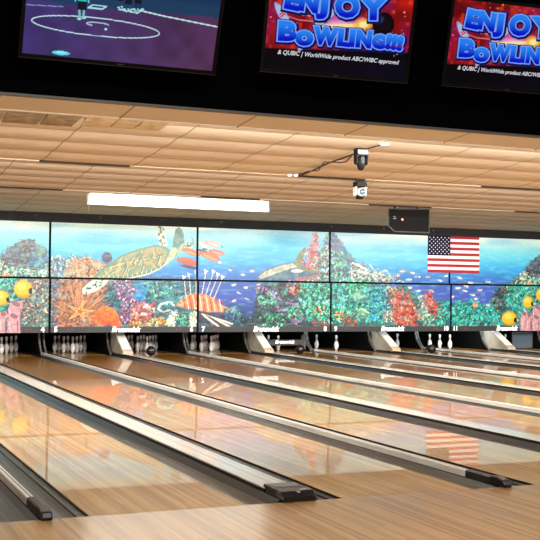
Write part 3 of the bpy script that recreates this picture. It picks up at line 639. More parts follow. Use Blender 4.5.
    for x0, x1, yt in ((-9, 0, 309), (-1, 7, 311), (9, 22, 301), (8, 19, 313)):
        AL.poly([(x0-1, 333), (x0-.6, yt+8), (x0+1.4, yt+1), (x1-1, yt), (x1+1, yt+4), (x1-.6, yt+12), (x1-1.4, 333)], (226, 178, 180), (196, 150, 160), fr=.45, seed=3)
        AL.ell((x0+x1)/2+.4, yt+3, (x1-x0)*.36, 2.4, (160, 112, 124), .4); AL.line([(x0+1, yt+10), (x0+2, 330)], .9, (244, 210, 206)); AL.line([(x1-1.2, yt+8), (x1-1.6, 331)], 1., (140, 104, 116))
    A.c = AL.c
    m = (z < .642) & (AL.u > 21); A.mix(m, (74, 75, 78)); m2 = (z < .642) & (AL.u < -12); A.mix(m2, (74, 75, 78))

def plane_proj(x, y, z):
    d = np.stack([x-CP[0], np.full_like(x, y-CP[1]), z-CP[2]], 1); w = d@_f
    return 270+FPX*(d@_R)/w, 270-FPX*(d@_U)/w
M_MURAL = painted('mural print', .40, rough=.3, diffuse=.55)  # print also glows a little, added emission so it looks brightly lit
STEP = .0125
def art_mesh(name, k, z0, z1, yy, fn):
    n, m_ = int(round((P-.05)/STEP))+1, int(round((z1-z0)/STEP))+1
    xs = np.linspace(.025, P-.025, n); zs = np.linspace(z0, z1, m_)
    X, Z = np.meshgrid(xs, zs); X = X.ravel(); Z = Z.ravel()
    u, v = plane_proj(X+k*P, yy, Z); A = Art(u, v); sky(A, (2.905-Z)/(2.905-.645))
    if fn is art_tubes:
        ul, vl = plane_proj(X-P, yy, Z); AL = Art(ul, vl); fn(A, Z, AL)
    else: fn(A, Z)
    A.c *= (1+.10*(np.random.RandomState(k+5).rand(len(u), 1)-.5))
    me = bpy.data.meshes.new(name)
    co_ = np.stack([X, np.zeros_like(X), Z-z0], 1)
    ii = (np.arange(m_-1)[:, None]*n+np.arange(n-1)[None, :]).ravel()
    fc = np.stack([ii, ii+1, ii+n+1, ii+n], 1)
    me.vertices.add(len(co_)); me.vertices.foreach_set('co', co_.ravel())
    me.loops.add(fc.size); me.loops.foreach_set('vertex_index', fc.ravel())
    me.polygons.add(len(fc)); me.polygons.foreach_set('loop_start', np.arange(len(fc))*4); me.polygons.foreach_set('loop_total', np.full(len(fc), 4))
    me.update(); me.validate()
    at = me.color_attributes.new('paint', 'FLOAT_COLOR', 'POINT')
    cc = np.ones((len(co_), 4)); cc[:, :3] = lin(255*(np.clip(A.c, 0, 255)/255)**1.14); at.data.foreach_set('color', cc.ravel())
    me.materials.append(M_MURAL)
    return me
ZL0, ZL1, ZU0, ZU1 = .512, 1.672, 1.712, 2.905
YL, YU = YM-.03, YM+.05
arts = {0: art_turtle, 1: art_whale, 2: art_reef, 3: art_tubes}
LOW = {k: art_mesh('artwork', k, ZL0, ZL1, YL, f) for k, f in arts.items()}
UPP = {k: art_mesh('artwork', k, ZU0, ZU1, YU, f) for k, f in arts.items()}
DESC = {-1: ('upper mural panel of dark reef rock and pale coral at the edge above lane four', 'lower mural panel with yellow fish and pink tube sponges above the number four'),
        0: ('upper mural panel showing the swimming sea turtle', 'lower mural panel with the orange starfish and red sea fan'),
        1: ('upper mural panel with pink fish and a tail fin beside a red coral spire', 'lower mural panel with the striped lionfish and purple coral under open blue water'),
        2: ('upper mural panel with the dark underwater peak, partly behind the flag', 'lower mural panel with bright teal reef and red branching coral'),
        3: ('upper mural panel of open blue water beyond the flag', 'lower mural panel with teal coral and yellow fish past the number eleven')}
for k in range(-1, 4):
    a = k if k >= 0 else 3
    for low in (False, True):
        z0, z1, yy = (ZL0, ZL1, YL) if low else (ZU0, ZU1, YU)
        t = thing('mural_panel', DESC[k][1 if low else 0], 'mural panel', (k*P, yy, z0), 'reef mural panels')
        g = .028 if low else .014
        MB().box((g, .004, 0), (P-g, .05, z1-z0)).build('frame', M_MASKFRAME, t)
        o = bpy.data.objects.new('artwork', (LOW if low else UPP)[a]); COL.objects.link(o); o.parent = t
        if low:
            cx = wide_x(0)
            text_mesh('logo', 'Brunswick', .165, M_WHITE, t, (cx, -.004, .066), shear=.28, bold=.0065, space=.95, sx=.97)
            text_mesh('lane_number', str(5+2*k), .15, M_WHITE, t, (.135, -.004, .066), bold=.006)
            text_mesh('lane_number', str(6+2*k), .15, M_WHITE, t, (P-.145, -.004, .066), bold=.006)
            for xx in (.40, .50, P-.50, P-.40):
                s_ = 1 if xx in (.40, P-.50) else -1
                b = MB(); b.face([(xx-.02*s_, -.004, .065), (xx+.02*s_, -.004, .088), (xx+.02*s_, -.004, .042)]); b.build('arrow_mark', M_RED, t)
# black seams between panels
b = MB()
for k in range(-1, 5): b.box((k*P-.03, YL+.01, ZL0), (k*P+.03, YM+.06, ZL1)); b.box((k*P-.016, YU+.01, ZU0), (k*P+.016, YM+.1, ZU1))
b.box((-P, YL+.015, ZL1-.002), (4*P, YM+.1, ZU0+.004))
struct(b.build('trim_6', M_MASKFRAME))

# ------------------------------------------------------------------ flag
M_FW, M_FR, M_FB = mat('flag white', (226, 216, 220), .8, emit=(244, 236, 236), es=.1), mat('flag red', (150, 18, 32), .8), mat('flag blue', (20, 23, 48), .8, spec=.1)
fx0, fx1, fz0, fz1 = 9.47, 10.99, 1.985, 2.918
b = MB(); nx = 30; FW, FH = fx1-fx0, fz1-fz0
wave = lambda x, z: .012*math.sin(x*7+z*2)*(1-.6*z/FH)
for r in range(13):
    for c in range(nx):
        xa, xb = FW*c/nx, FW*(c+1)/nx; za, zb = FH*r/13, FH*(r+1)/13
        mi = 2 if (r >= 6 and xb <= FW*.4334) else (1 if r % 2 == 0 else 0)
        b.face([(xa, wave(xa, za), za), (xb, wave(xb, za), za), (xb, wave(xb, zb), zb), (xa, wave(xa, zb), zb)], mi)
cw, chh = FW*.4334, FH*7/13
for r in range(9):
    for c in range(6 if r % 2 == 0 else 5):
        sx_ = cw*(c*2+1+(r % 2))/12; sz_ = FH-chh*(r+1)/10; pts = []
        for q in range(10):
            rr = .021 if q % 2 == 0 else .009; aa = PI/2+q*PI/5; px, pz = sx_+rr*math.cos(aa), sz_+rr*math.sin(aa); pts.append((px, wave(px, pz)-.003, pz))
        b.face(pts, 0)
o = b.build('flag', [M_FW, M_FR, M_FB], loc=(fx0, YM+.034, fz0))
tag(o, 'red, white and blue striped flag with white stars hung on the mural', 'flag')

# ------------------------------------------------------------------ hoods, kickbacks, pins, sweeps
for k in range(0, 4):
    a, c = WORD[5+2*k], WORD[6+2*k]; x = wide_x(k)
    t = thing('ball_return_hood', f'cream sloping ball return hood between the pins of lanes {a} and {c}', 'ball return hood', (x, 16.4, .0), 'cream ball return hoods')
    MB().prism_x([(0.0, .033), (0.0, .075), (.03, .10), (.10, .135), (1.15, .70), (1.15, .0334)], -.112, .112).build('shell', M_CREAM, t, bevel=.006)
    MB().prism_x([(.12, .150), (1.14, .699), (1.14, .707), (.12, .158)], -.10, .10).build('top_plate', mat('hood top white', (246, 244, 236), .3), t)
    MB().prism_x([(-.002, .04), (-.002, .076), (.028, .104), (.12, .1505), (.13, .04)], -.1135, .1135).build('nose', noisy('hood nose beige', (196, 178, 152), (176, 158, 134), 6., .5), t)
def kick(x, y, side, lab):
    t = thing('kickback_plate', lab, 'kickback plate', (x, y, 0), 'kickback plates by the pins')
    f = [(.0, .0), (.03, .03), (.10, .07), (.2, .14), (.29, .24), (.35, .36), (.38, .52), (.40, .9)]
    MB().prism_x(f+[(2.3, .9), (2.3, 0)], -.014, .014).build('side_plate', M_KICK, t)
    b = MB()
    for (ya, za), (yb, zb) in zip(f[:-1], f[1:]):
        b.prism_x([(ya-.02, za), (ya+.035, za-.0), (yb+.035, zb), (yb-.02, zb)], -.02, .02)
    b.build('edge_trim', M_KEDGE, t)
for k in range(0, 5):
    a, c = WORD[4+2*k], WORD.get(5+2*k)
    kick(k*P-.06, {2: 17.6, 3: 17.9}.get(k, 17.1), -1, f'curved grey kickback plate on the lane {a} side of the thin rail')
    if c: kick(k*P+.06, {0: 17.2, 1: 17.25, 2: 17.75}.get(k, 18.0), 1, f'curved grey kickback plate on the lane {c} side of the thin rail')
for k in range(0, 4):
    kick(wide_x(k)-.20, 17.1, -1, f'curved grey kickback plate beside the cream hood, on lane {WORD[5+2*k]}')

IN = .0254*.985
prof = [(.8, 0), (1.0, .0), (1.41, .75), (1.96, 2.25), (2.255, 3.375), (2.383, 4.5), (2.28, 5.875), (1.825, 7.25), (1.24, 8.625), (1.06, 9.1), (.98, 9.375), (.90, 10.), (.93, 10.7), (.96, 10.9), (1.03, 11.75), (1.108, 12.3), (1.273, 13.5), (1.17, 14.2), (.85, 14.7), (.4, 14.95), (.05, 15.)]
mis = [1 if 8.625 <= h < 9.3 or 10.0 <= h < 10.8 else 0 for r, h in prof[:-1]]
pin0 = MB().lathe([(r*IN, h*IN) for r, h in prof], seg=18, mis=mis).build('bowling_pin', [M_PIN, M_PINR], smooth=True)
PINPOS = {1: (0, 0), 2: (1, 0), 3: (1, 1), 4: (2, 0), 5: (2, 1), 6: (2, 2), 7: (3, 0), 8: (3, 1), 9: (3, 2), 10: (3, 3)}
VIS = {4: (1, 3, 6, 10), 5: (1, 2, 3, 4, 5, 6, 8, 10), 6: (1, 2, 3, 4, 5, 6, 8, 9, 10), 7: (1, 2, 3, 4, 5, 6, 8, 9, 10), 8: (1, 2), 9: (1, 4), 10: (10,), 11: (1, 2, 4), 12: (1,)}
first = True
for Ln, ps in VIS.items():
    for p in ps:
        r, c = PINPOS[p]
        o = pin0 if first else pin0.copy()
        if not first: COL.objects.link(o)
        first = False
        o.location = (lane_x(Ln)+(c-r/2)*.3048, HP+r*.262, .0005); o.rotation_euler = (0, 0, rng.random()*6)
        side = (c == 0) == (Ln % 2 == 1)                 # on the thin-rail side
        n = WORD[Ln]
        if r == 0: lab = f'white bowling pin at the very front of lane {n}'
        elif r == 3 and c in (1, 2): lab = f'white bowling pin in the back row of lane {n}, inner one toward the {"rail" if (c == 1) == (Ln % 2 == 1) else "hood"}'
        elif r == 2 and c == 1: lab = f'white bowling pin in the middle of the rack on lane {n}'
        else: lab = f'white bowling pin in {["", "the second row", "the third row", "the back corner"][r]} of lane {n}, on the {"rail" if side else "hood"} side'
        tag(o, lab, 'bowling pin', 'white bowling pins')
# black balls left on the lanes in front of the pins
for x, y, n in ((2.22, 16.45, 'six'), (5.86, 16.45, 'eight'), (9.14, 15.95, 'ten')):
    b = MB(); R_ = .108
    b.lathe([(R_*math.sin(PI*j/16)+1e-4, R_-R_*math.cos(PI*j/16)) for j in range(17)], seg=24)
    t = thing('bowling_ball', f'black bowling ball in front of the pins of lane {n}', 'bowling ball', (x, y, .001), 'black bowling balls')
    b.build('ball', mat('ball black', (20, 20, 22), .25), t, smooth=True)
    for q, (aa, tilt) in enumerate(((0, .5), (.45, .5), (.2, .95))):
        d = Vector((math.sin(aa-1.9)*math.sin(tilt), -abs(math.cos(aa-1.9))*math.sin(tilt)-.1, math.cos(tilt))).normalized()
        c0 = Vector((0, 0, R_))+d*R_*.985
        MB().tube([c0, c0+d*.004], .012, 10).build('finger_hole', mat('hole', (4, 4, 4), .9), t)
# lowered sweep on lane eight and lifted board on lane twelve
M_SWEEP = noisy('sweep charcoal', (44, 40, 38), (58, 52, 48), 6., .5)
x = lane_x(8)
t = thing('sweep_bar', 'dark sweep bar with white lettering lowered in front of the pins of lane eight', 'sweep bar', (x, 17.45, .0))
MB().box((-.47, -.02, .15), (.53, .02, .29)).build('board', M_SWEEP, t, bevel=.006)
for q in (-.47, .50): MB().box((q, .02, .16), (q+.03, .9, .20)).build('arm', mat('arm grey', (44, 43, 42), .5), t)
MB().box((.40, -.03, .13), (.53, .0, .40)).box((.44, -.05, .05), (.50, -.02, .42)).build('bracket', mat('bracket grey', (70, 68, 64), .5), t)
text_mesh('lettering', 'Brunswick', .12, M_WHITE, t, (-.05, -.026, .235), shear=.28, bold=.004)
x = lane_x(12)
t = thing('sweep_bar', 'blue grey sweep board beside the cream hood on lane twelve', 'sweep bar', (x, 17.2, .0))
MB().box((-.30, -.02, .04), (.30, .02, .44)).build('board', mat('board blue grey', (74, 88, 100), .4), t, bevel=.006)
MB().box((-.32, -.03, .03), (.32, -.019, .06)).box((.29, -.03, .03), (.33, -.019, .46)).box((-.32, -.03, .43), (.32, -.019, .46)).build('frame', mat('board frame', (84, 84, 84), .5), t)

# ------------------------------------------------------------------ strip light, speaker, moving heads, cables
M_TUBE = mat('lit diffuser', (255, 255, 250), .4, emit=(255, 250, 238), es=5.)
lx0, lx1, ly = -.03, 3.54, 13.0
t = thing('strip_light', 'long white lit fluorescent strip light below the ceiling', 'ceiling light', (lx0, ly, 3.03), rot=(0, 0, 0))
MB().box((0, -.07, .0), (lx1, .07, .17)).build('diffuser', M_TUBE, t, bevel=.012)
for q in (-.03, lx1): MB().box((q, -.08, -.01), (q+.03, .08, .19)).build('end_cap', mat('light end', (210, 205, 195), .4), t)
MB().box((0, -.06, .17), (lx1, .06, .2)).build('housing', mat('light housing', (225, 222, 214), .5), t)
for q in (.5, lx1-.5): MB().tube([(q, 0, .2), (q, 0, S4(ly)-3.03)], .008).build('hanger', M_BLACK, t)
MB().tube([(-.015, -.05, .16), (-.03, -.05, .0), (-.02, -.05, -.13)], .006).build('cord', mat('cord brown', (90, 70, 55), .6), t)

M_SPK = noisy('speaker black', (16, 16, 17), (24, 23, 23), 30., .7)
sy = 13.3
t = thing('loudspeaker', 'wide black loudspeaker with a small red light hung under the ceiling', 'loudspeaker', (6.43, sy, 2.735))
b = MB(); fr = [(.0, .12), (.0, .50), (1.02, .53), (1.02, .0), (.15, .0)]; bk = [(.22, .14), (.22, .50), (.92, .52), (.92, .04), (.32, .04)]
b.v = [(x, 0, z) for x, z in fr]+[(x, .30, z) for x, z in bk]
b.f = [tuple(range(5)), tuple(range(9, 4, -1))]+[(q, (q+1) % 5, 5+(q+1) % 5, 5+q) for q in range(5)]; b.mi = [0]*7
b.build('cabinet', M_SPK, t, bevel=.006)
MB().prism_y([(.12, .07), (.03, .14), (.03, .48), (.99, .505), (.99, .03), (.17, .03)], -.012, .004).build('grille', mat('grille black', (13, 12, 12), .95, spec=.1), t)
MB().lathe([(.022, 0), (.022, .012), (.012, .02)], (.335, -.012, .275), 12, axis='y').build('indicator_light', mat('red led', (255, 90, 70), .3, emit=(255, 110, 90), es=3.), t)
b = MB()
for zz in (.28, .32): b.box((.12, -.016, zz), (.18, -.012, zz+.012))
b.build('badge', mat('badge grey', (96, 98, 96), .5), t)
for q in (.15, .70): MB().box((q+.1, .10, .49), (q+.14, .20, S4(sy)-2.735)).build('bracket', M_BLACK, t)

def moving_head(x, y, ztop, s, pale, lab):
    t = thing('stage_light', lab, 'stage light', (x, y, ztop))
    c1 = mat('silver body', (196, 196, 194), .35) if pale else mat('grey body', (120, 120, 122), .35)
    c2 = mat('black body', (13, 14, 16), .6, spec=.2)
    MB().box((-.03*s, -.03*s, -.04*s), (.03*s, .03*s, .0)).box((-.075*s, -.02*s, -.03*s), (.075*s, .02*s, -.012*s)).build('clamp', c2, t)
    MB().box((-.085*s, -.075*s, -.115*s), (.085*s, .075*s, -.04*s)).build('base', c2 if pale else c1, t, bevel=.012*s)
    if not pale: MB().box((-.088*s, -.06*s, -.11*s), (-.05*s, .06*s, -.03*s)).build('side_box', c2, t)
    for q in (-1, 1): MB().prism_x([(-.05*s, -.115*s), (.05*s, -.115*s), (.045*s, -.24*s), (.0, -.265*s), (-.045*s, -.24*s)], q*.082*s-.012*s, q*.082*s+.012*s).build('yoke_arm', c1 if pale else c2, t, bevel=.006*s)
    h = MB()
    if pale:
        h.lathe([(.03*s, -.09*s), (.06*s, -.075*s), (.066*s, -.02*s), (.066*s, .06*s), (.058*s, .085*s)], (0, 0, -.195*s), 20, axis='y')
        h.build('lamp_head', c1, t, smooth=True)
        MB().lathe([(.05*s, .084*s), (.046*s, .092*s), (.02*s, .097*s)], (0, 0, -.195*s), 20, axis='y').build('lens', mat('lens', (70, 84, 92), .1), t, smooth=True)
        MB().lathe([(.05*s, -.30*s), (.06*s, -.27*s), (.06*s, -.245*s)], (0, 0, 0), 14).build('chin', c2, t, smooth=True)
    else:
        h.lathe([(.022*s, -.34*s), (.045*s, -.315*s), (.066*s, -.25*s), (.07*s, -.17*s), (.05*s, -.13*s)], (0, 0, 0), 18)
        h.build('lamp_head', c2, t, smooth=True)
        MB().box((-.03*s, -.074*s, -.24*s), (.02*s, -.05*s, -.15*s)).build('face_plate', mat('plate teal grey', (36, 44, 48), .6), t)
    return t
ay = 5.25
moving_head(1.545, ay, S2(ay)+.004, .86, False, 'black and grey moving-head stage light nearer the cables, pointing down')
by = 9.45
moving_head(3.735, by, S3(by)+.004, 1.12, True, 'pale moving-head stage light with a round lens, lower one of the two')
M_CBL = mat('cable brown', (52, 36, 26), .6)
cp = lambda x, y, d=.034: (x, y, S2(y)-d)
b = MB(); b.tube([cp(1.545, 5.42, .05), cp(1.575, 5.84), cp(1.55, 6.2), cp(1.60, 6.73), cp(1.62, 7.25)], .010, 6)
tag(b.build('cable', M_CBL), 'taut brown cable stapled along the ceiling from the stage light', 'cable')
b = MB(); b.tube([(1.50, 5.42, 3.15), (1.60, 5.75, 3.12), (1.63, 5.97, 3.135), (1.51, 6.05, 3.14), (1.43, 6.06, 3.14), (1.59, 6.58, 3.085), (1.49, 6.70, 3.085), (1.58, 7.1, 3.085), (1.60, 7.25, 3.11)], .009, 6)
tag(b.build('cable', M_CBL), 'slack dark cable drooping beside the taut one under the ceiling', 'cable')
b = MB(); b.tube([cp(1.56, 5.12, .04), cp(1.60, 4.97), cp(1.62, 4.9)], .009, 6)
tag(b.build('cable', M_CBL), 'short cable running from the stage light toward the black bulkhead', 'cable')
for i, (xx, yy, lab) in enumerate([(1.50, 7.33, 'white plug on the ceiling step, farther from the cable ends'), (1.59, 7.32, 'white plug on the ceiling step at the cable ends')]):
    o = MB().box((-.02, -.02, -.03), (.02, .02, .0)).box((-.01, -.03, -.022), (.01, -.02, -.008)).build('plug', M_WHITE, loc=(xx, yy, S2(yy)-.004)); tag(o, lab, 'plug')
o = MB().box((-.05, -.03, -.014), (.05, .03, 0)).box((-.02, -.035, -.02), (.02, .035, -.013)).build('junction_box', M_WHITE, loc=(1.64, 4.82, S2(4.82)-.026)); tag(o, 'small white box on the ceiling above the stage light', 'junction box')

# ------------------------------------------------------------------ screens on the bulkhead
M_SCR = painted('lit screen', .9, rough=.2, diffuse=.05)
def screen_mesh(w, h, fn, st=.004):
    n, m_ = int(w/st)+1, int(h/st)+1
    X, Z = np.meshgrid(np.linspace(0, w, n), np.linspace(0, h, m_)); X = X.ravel(); Z = Z.ravel(); A = Art(X*100, Z*100); fn(A, w*100, h*100)
    me = bpy.data.meshes.new('screen')
    v = np.stack([X, np.zeros_like(X), Z], 1); ii = (np.arange(m_-1)[:, None]*n+np.arange(n-1)[None, :]).ravel(); fc = np.stack([ii, ii+1, ii+n+1, ii+n], 1)
    me.from_pydata(v.tolist(), [], fc.tolist())
    at = me.color_attributes.new('paint', 'FLOAT_COLOR', 'POINT'); cc = np.ones((len(v), 4)); cc[:, :3] = lin(np.clip(A.c, 0, 255)); at.data.foreach_set('color', cc.ravel())
    me.materials.append(M_SCR); return me
def court(A, w, h):
    t = np.clip(A.u/w, 0, 1)[:, None]; A.c[:] = np.array((60, 50, 116.))*(1-t)+np.array((78, 46, 82.))*t
    n = vnoise(A.u*.1, A.v*.1, 3)[:, None]; A.c *= .88+.24*n
    b = 38.-.035*(A.u); A.mix((A.v > b+6*np.clip((A.u-40)/90, 0, 1))*.95, (22, 62, 96)); A.mix(np.clip((A.v-46)/12, 0, 1), (14, 34, 78))
    A.mix((A.v > 60)*.8, (24, 26, 50))
    W_ = (196, 230, 240)
    el = [(51.5+46.5*math.cos(a), 23.5+6.3*math.sin(a)) for a in np.linspace(0, 2*PI, 61)]; A.line(el, .75, W_)
    el = [(52+8*math.cos(a), 25.4+1.3*math.sin(a)) for a in np.linspace(.3, PI+1, 20)]; A.line(el, .9, (170, 200, 220)); A.ell(58, 22.6, .9, .9, W_)
    A.line([(0, 33.6), (26, 35)], .7, (120, 150, 190)); A.line([(82, 38.4), (100, 36.4), (122, 34.6), (142, 33)], 1., W_)
    A.line([(47, 38.6), (57, 38.6), (54, 36.4), (44, 36.4), (47, 38.6)], 1.1, (170, 226, 240)); A.line([(66, 37.6), (84, 39.6), (80, 36.4), (66, 37.6)], 1., (170, 226, 240))
    A.ell(27.3, 2.6, 6.4, 1.5, (80, 220, 236)); A.ell(27.3, 2.9, 4, .8, (140, 246, 250))
    def player(x, y, s, top, leg):
        A.line([(x, y), (x-1.*s, y+7*s)], 1.6*s, leg); A.line([(x+2.6*s, y+1*s), (x+2.2*s, y+7*s)], 1.6*s, leg); A.poly([(x-2.6*s, y+6*s), (x+4*s, y+6*s), (x+3.6*s, y+13*s), (x-2*s, y+13*s)], (14, 20, 40))
        A.poly([(x-2.4*s, y+12*s), (x+3.8*s, y+12*s), (x+3*s, y+20*s), (x-2*s, y+20*s)], top); A.ell(x+.6*s, y+22.4*s, 1.7*s, 2.*s, (150, 110, 96)); A.line([(x-2*s, y+19*s), (x-4.4*s, y+12*s)], 1.1*s, leg); A.line([(x+3*s, y+19*s), (x+5.4*s, y+12*s)], 1.1*s, leg)
        A.ell(x-.4*s, y-.2*s, 1.5*s, .7*s, (170, 230, 236)); A.ell(x+2.8*s, y+.8*s, 1.5*s, .7*s, (170, 230, 236))
    player(38.6, 28, 1., (40, 190, 190), (120, 190, 206)); player(72, 37, .8, (30, 40, 90), (40, 60, 110)); player(79, 38, .8, (150, 190, 210), (30, 40, 80)); player(66, 39, .7, (20, 30, 70), (40, 60, 100))
def nebula(A, w, h):
    n = vnoise(A.u*.08, A.v*.1, 11); n2 = vnoise(A.u*.22, A.v*.25, 12)
    A.c[:] = (96, 8, 16); A.mix(np.clip((n-.3)*1.3, 0, 1), (206, 28, 22)); A.mix(np.clip((n2-.62)*2, 0, .7), (240, 84, 36))
    A.mix(np.clip((vnoise(A.u*.06+9, A.v*.07, 13)-.5)*2, 0, .7), (150, 20, 90)); A.mix(np.clip(1-np.hypot((A.u-62)/30, (A.v-38)/14), 0, 1), (236, 130, 220))
    A.mix(np.clip(1-np.hypot((A.u-60)/24, (A.v-36)/6), 0, .95), (250, 226, 240))
    A.line([(42, 35), (82, 40)], 2.6, (252, 236, 150), .9); A.ell(80, 40, 8, 4.6, (250, 190, 60), .1, .9, 1); A.ell(80, 40, 4, 2.4, (255, 244, 170), .1, .95, 1)
    A.mix(np.clip((16.5-A.v+.05*(A.u-10))/1.5, 0, 1), (6, 5, 12)); A.mix(np.clip((19-A.v)/5, 0, 1)*np.clip((A.u-40)/50, 0, 1), (8, 7, 24))
    R = random.Random(5)
    for _ in range(50): A.ell(R.uniform(0, w), R.uniform(18, h), R.uniform(.3, .9), R.uniform(.3, .9), R.choice([(250, 150, 190), (255, 200, 160), (240, 90, 110)]), 0, .8, 1)
    A.ell(97, 41.5, 9.4, 9.4, (14, 8, 14)); A.ell(93.5, 44.5, 4, 2.6, (60, 90, 150), .6, .8, 1); A.ell(97, 41.5, 7, 7, (24, 12, 20), 0, .4)
    def pin(x0, y0, x1, y1, s):
        d = math.hypot(x1-x0, y1-y0); ux, uy = (x1-x0)/d, (y1-y0)/d
        for t_, r in [(i/30, 2.9*math.sin(PI*min(1, (.08+i/30*.62)))**.8 if i < 19 else 1.5+.9*math.sin(PI*(i-19)/11)) for i in range(31)]:
            A.ell(x0+ux*d*t_, y0+uy*d*t_, r*s*1.1, r*s*1.1, (70, 80, 150))
        for t_, r in [(i/30, 2.9*math.sin(PI*min(1, (.08+i/30*.62)))**.8 if i < 19 else 1.5+.9*math.sin(PI*(i-19)/11)) for i in range(31)]:
            A.ell(x0+ux*d*t_, y0+uy*d*t_, r*s*.92, r*s*.92, (176, 186, 226) if t_ > .2 else (150, 160, 210))
        for t_ in (.55, .66): A.line([(x0+ux*d*t_-uy*1.6*s, y0+uy*d*t_+ux*1.6*s), (x0+ux*d*t_+uy*1.6*s, y0+uy*d*t_-ux*1.6*s)], .9*s, (206, 30, 60))
    pin(5.5, 49, 16, 37, 1.25); pin(56, 50, 41, 36.5, 1.25); pin(28, 16, 33, 24, 1.)
    for off in (0, 1.7): A.line([(16, 44-off*2), (26, 42.6-off*2.4), (36, 42.6-off*2.4), (46, 41-off*1.2)], .6, (230, 120, 150))
def tv(name_label, P0, w, h, psi, tilt, fn, extra=None):
    t = thing('wall_tv', name_label, 'TV', P0, None, rot=(-tilt, 0, psi))
    t.rotation_mode = 'XYZ'; t.rotation_euler = (tilt, 0, psi)
    bz = .028
    MB().box((-bz, .003, -bz), (w+bz, .06, h+bz)).build('body', M_BULK, t)
    b = MB(); b.box((-bz, -.008, -bz), (w+bz, .003, 0)); b.box((-bz, -.008, h), (w+bz, .003, h+bz)); b.box((-bz, -.008, 0), (0, .003, h)); b.box((w, -.008, 0), (w+bz, .003, h))
    b.build('bezel', mat('bezel black', (4, 4, 4), .5, spec=.15), t)
    MB().box((-bz, -.010, -bz-.003), (w+bz, -.004, -bz+.003)).build('lower_edge', mat('bezel grey edge', (30, 27, 27), .4), t)
    MB().box((w*.4, .06, h*.3), (w*.6, .30, h*.6)).build('wall_bracket', M_BULK, t)
    me = screen_mesh(w, h, fn); o = bpy.data.objects.new('screen', me); COL.objects.link(o); o.parent = t
    MB().box((w*.485, -.0095, -bz*.62), (w*.515, -.008, -bz*.4)).build('maker_badge', mat('badge', (70, 70, 74), .4), t)
    return t
def emi(name, c, e=.95): return mat(name, (0, 0, 0), .5, spec=0, emit=c, es=e)
M_BLU, M_OUT, M_TXT, M_NAVY = emi('letter blue', (28, 84, 232)), emi('letter outline', (120, 160, 246)), emi('caption white', (226, 226, 236)), emi('letter navy', (16, 20, 90))
def letter_grad():
    m = M_BLU; g = N(m, 'ShaderNodeTexCoord'); sp = N(m, 'ShaderNodeSeparateXYZ'); L(m, g.outputs['Generated'], sp.inputs[0])
    rp = N(m, 'ShaderNodeValToRGB'); e = rp.color_ramp.elements; e[0].color = rgba((10, 26, 200)); e[1].color = rgba((40, 130, 244)); e[0].position = .1; e[1].position = .9
    L(m, sp.outputs[1], rp.inputs[0]); L(m, rp.outputs[0], bsdf(m).inputs['Emission Color'])
letter_grad()
def bowling_art(t):
    def word(chars, y, size, bold):
        for ch, x, dy, rot, sc, kx in chars:
            for nm, m, off, d in (('letter_shadow', M_NAVY, bold*3.4, -.0012), ('letter_outline', M_OUT, bold*2.2, -.0016), ('letter', M_BLU, bold*1.25, -.0022)):
                text_mesh(nm, ch, size*sc, m, t, (x+(.006 if nm == 'letter_shadow' else 0), d, y+dy-(.006 if nm == 'letter_shadow' else 0)), rot=(PI/2, -rot, 0), bold=off, sx=kx)
    word([('E', .185, .0, -.1, 1., 1.25), ('N', .325, -.004, -.06, 1., 1.15), ('J', .455, -.006, 0, 1., 1.35), ('O', .645, -.008, .0, 1.16, 1.12), ('Y', .87, -.004, .08, 1.2, 1.3)], .523, .185, .0105)
    word([('B', .165, .002, .03, 1.12, 1.35), ('o', .315, -.016, 0, 1.2, 1.25), ('W', .49, -.008, 0, 1., 1.), ('L', .64, -.006, -.02, .98, 1.2), ('I', .715, -.004, 0, .98, 1.2), ('N', .815, -.002, 0, 1., 1.05), ('G', .945, -.01, 0, .78, 1.1), ('!', 1.03, -.004, -.1, .82, 1.3), ('!', 1.08, -.006, -.1, .82, 1.3), ('!', 1.13, -.008, -.1, .82, 1.3)], .283, .168, .0095)
    text_mesh('caption', '& QUBIC | WorldWide product ABC/WIBC approved', .047, M_TXT, t, (.62, -.003, .130), shear=.25, bold=.0006, sx=.98)
t1 = tv('dark TV showing a purple basketball court', (-3.388, 1.0, 3.082), 1.421, .80, -.0058, -.36, court)
t2 = tv('middle TV showing the bowling slogan in blue letters with all its exclamation marks', (-1.546, 1.0, 3.145), 1.21, .68, -.0686, -.25, nebula); bowling_art(t2)
t3 = tv('TV showing the bowling slogan cut off by the edge of the photo', (.085, 1.0, 3.175), 1.21, .68, -.0485, -.25, nebula); bowling_art(t3)
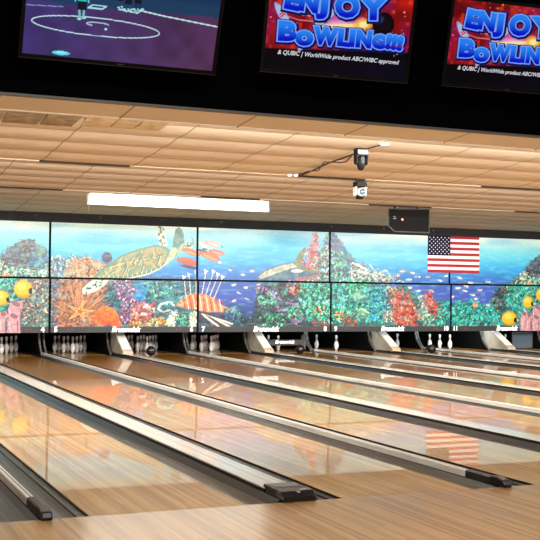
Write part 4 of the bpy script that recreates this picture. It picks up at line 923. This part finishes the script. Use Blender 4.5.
for t_ in (t1, t2, t3): t_.rotation_euler = (-t_.rotation_euler.x if t_.rotation_euler.x < 0 else t_.rotation_euler.x, 0, t_.rotation_euler.z)

# ------------------------------------------------------------------ light
def area(name, loc, size, size_y, power, direction, col=(1, 1, 1)):
    l = bpy.data.lights.new(name, 'AREA'); l.shape = 'RECTANGLE'; l.size = size; l.size_y = size_y; l.energy = power; l.color = col
    o = bpy.data.objects.new(name, l); COL.objects.link(o); o.location = loc
    o.rotation_euler = Vector(direction).to_track_quat('-Z', 'Y').to_euler(); return o
WARM = (1., .95, .87); NEU = (1., .97, .91)
area('cove_light', (3.5, Y1+.06, S2(Y1)-.10), 24, .10, 960, (0, 1, -.05), WARM)
area('cove_light', (3.5, Y2+.06, S3(Y2)-.12), 24, .10, 1060, (0, 1, -.05), WARM)
area('cove_light', (3.5, Y3+.06, S4(Y3)-.12), 24, .10, 360, (0, 1, -.15), NEU)
area('cove_light', (3.5, 1.42, 3.08), 24, .08, 175, (0, 1, .02), WARM)
area('lane_fill', (3.5, 3.62, 3.10), 24, .15, 540, (0, .5, -1), NEU)  # unseen fill lamps added under the ceiling to brighten the lanes
area('lane_fill', (3.5, 7.55, 3.12), 24, .15, 230, (0, .5, -1), NEU)
area('mural_fill', (3.5, 12.0, 3.12), 24, .15, 120, (0, 1, -.35), NEU)  # unseen fill added to brighten the mural wall
area('approach_light', (-2.5, -3.0, 4.3), 4, 3, 380, (0, .12, -1), (1, .95, .87))
area('approach_light', (4.5, -3.0, 4.3), 4, 3, 230, (0, .12, -1), (1, .95, .87))
PITP = {4: 2.2, 5: 1.6, 6: 2.2, 7: 2.6, 8: 12, 9: 12, 10: 14, 11: 34, 12: 10}
for Ln, p in PITP.items():
    area('pit_light', (lane_x(Ln), YM+.35, .95), .8, .08, p, (0, 1, -.55), (.86, .95, 1.) if Ln >= 8 else (1, .96, .94))
w = bpy.data.worlds.new('world'); scn.world = w; w.use_nodes = True
w.node_tree.nodes['Background'].inputs[0].default_value = (.9, .85, .8, 1); w.node_tree.nodes['Background'].inputs[1].default_value = .08
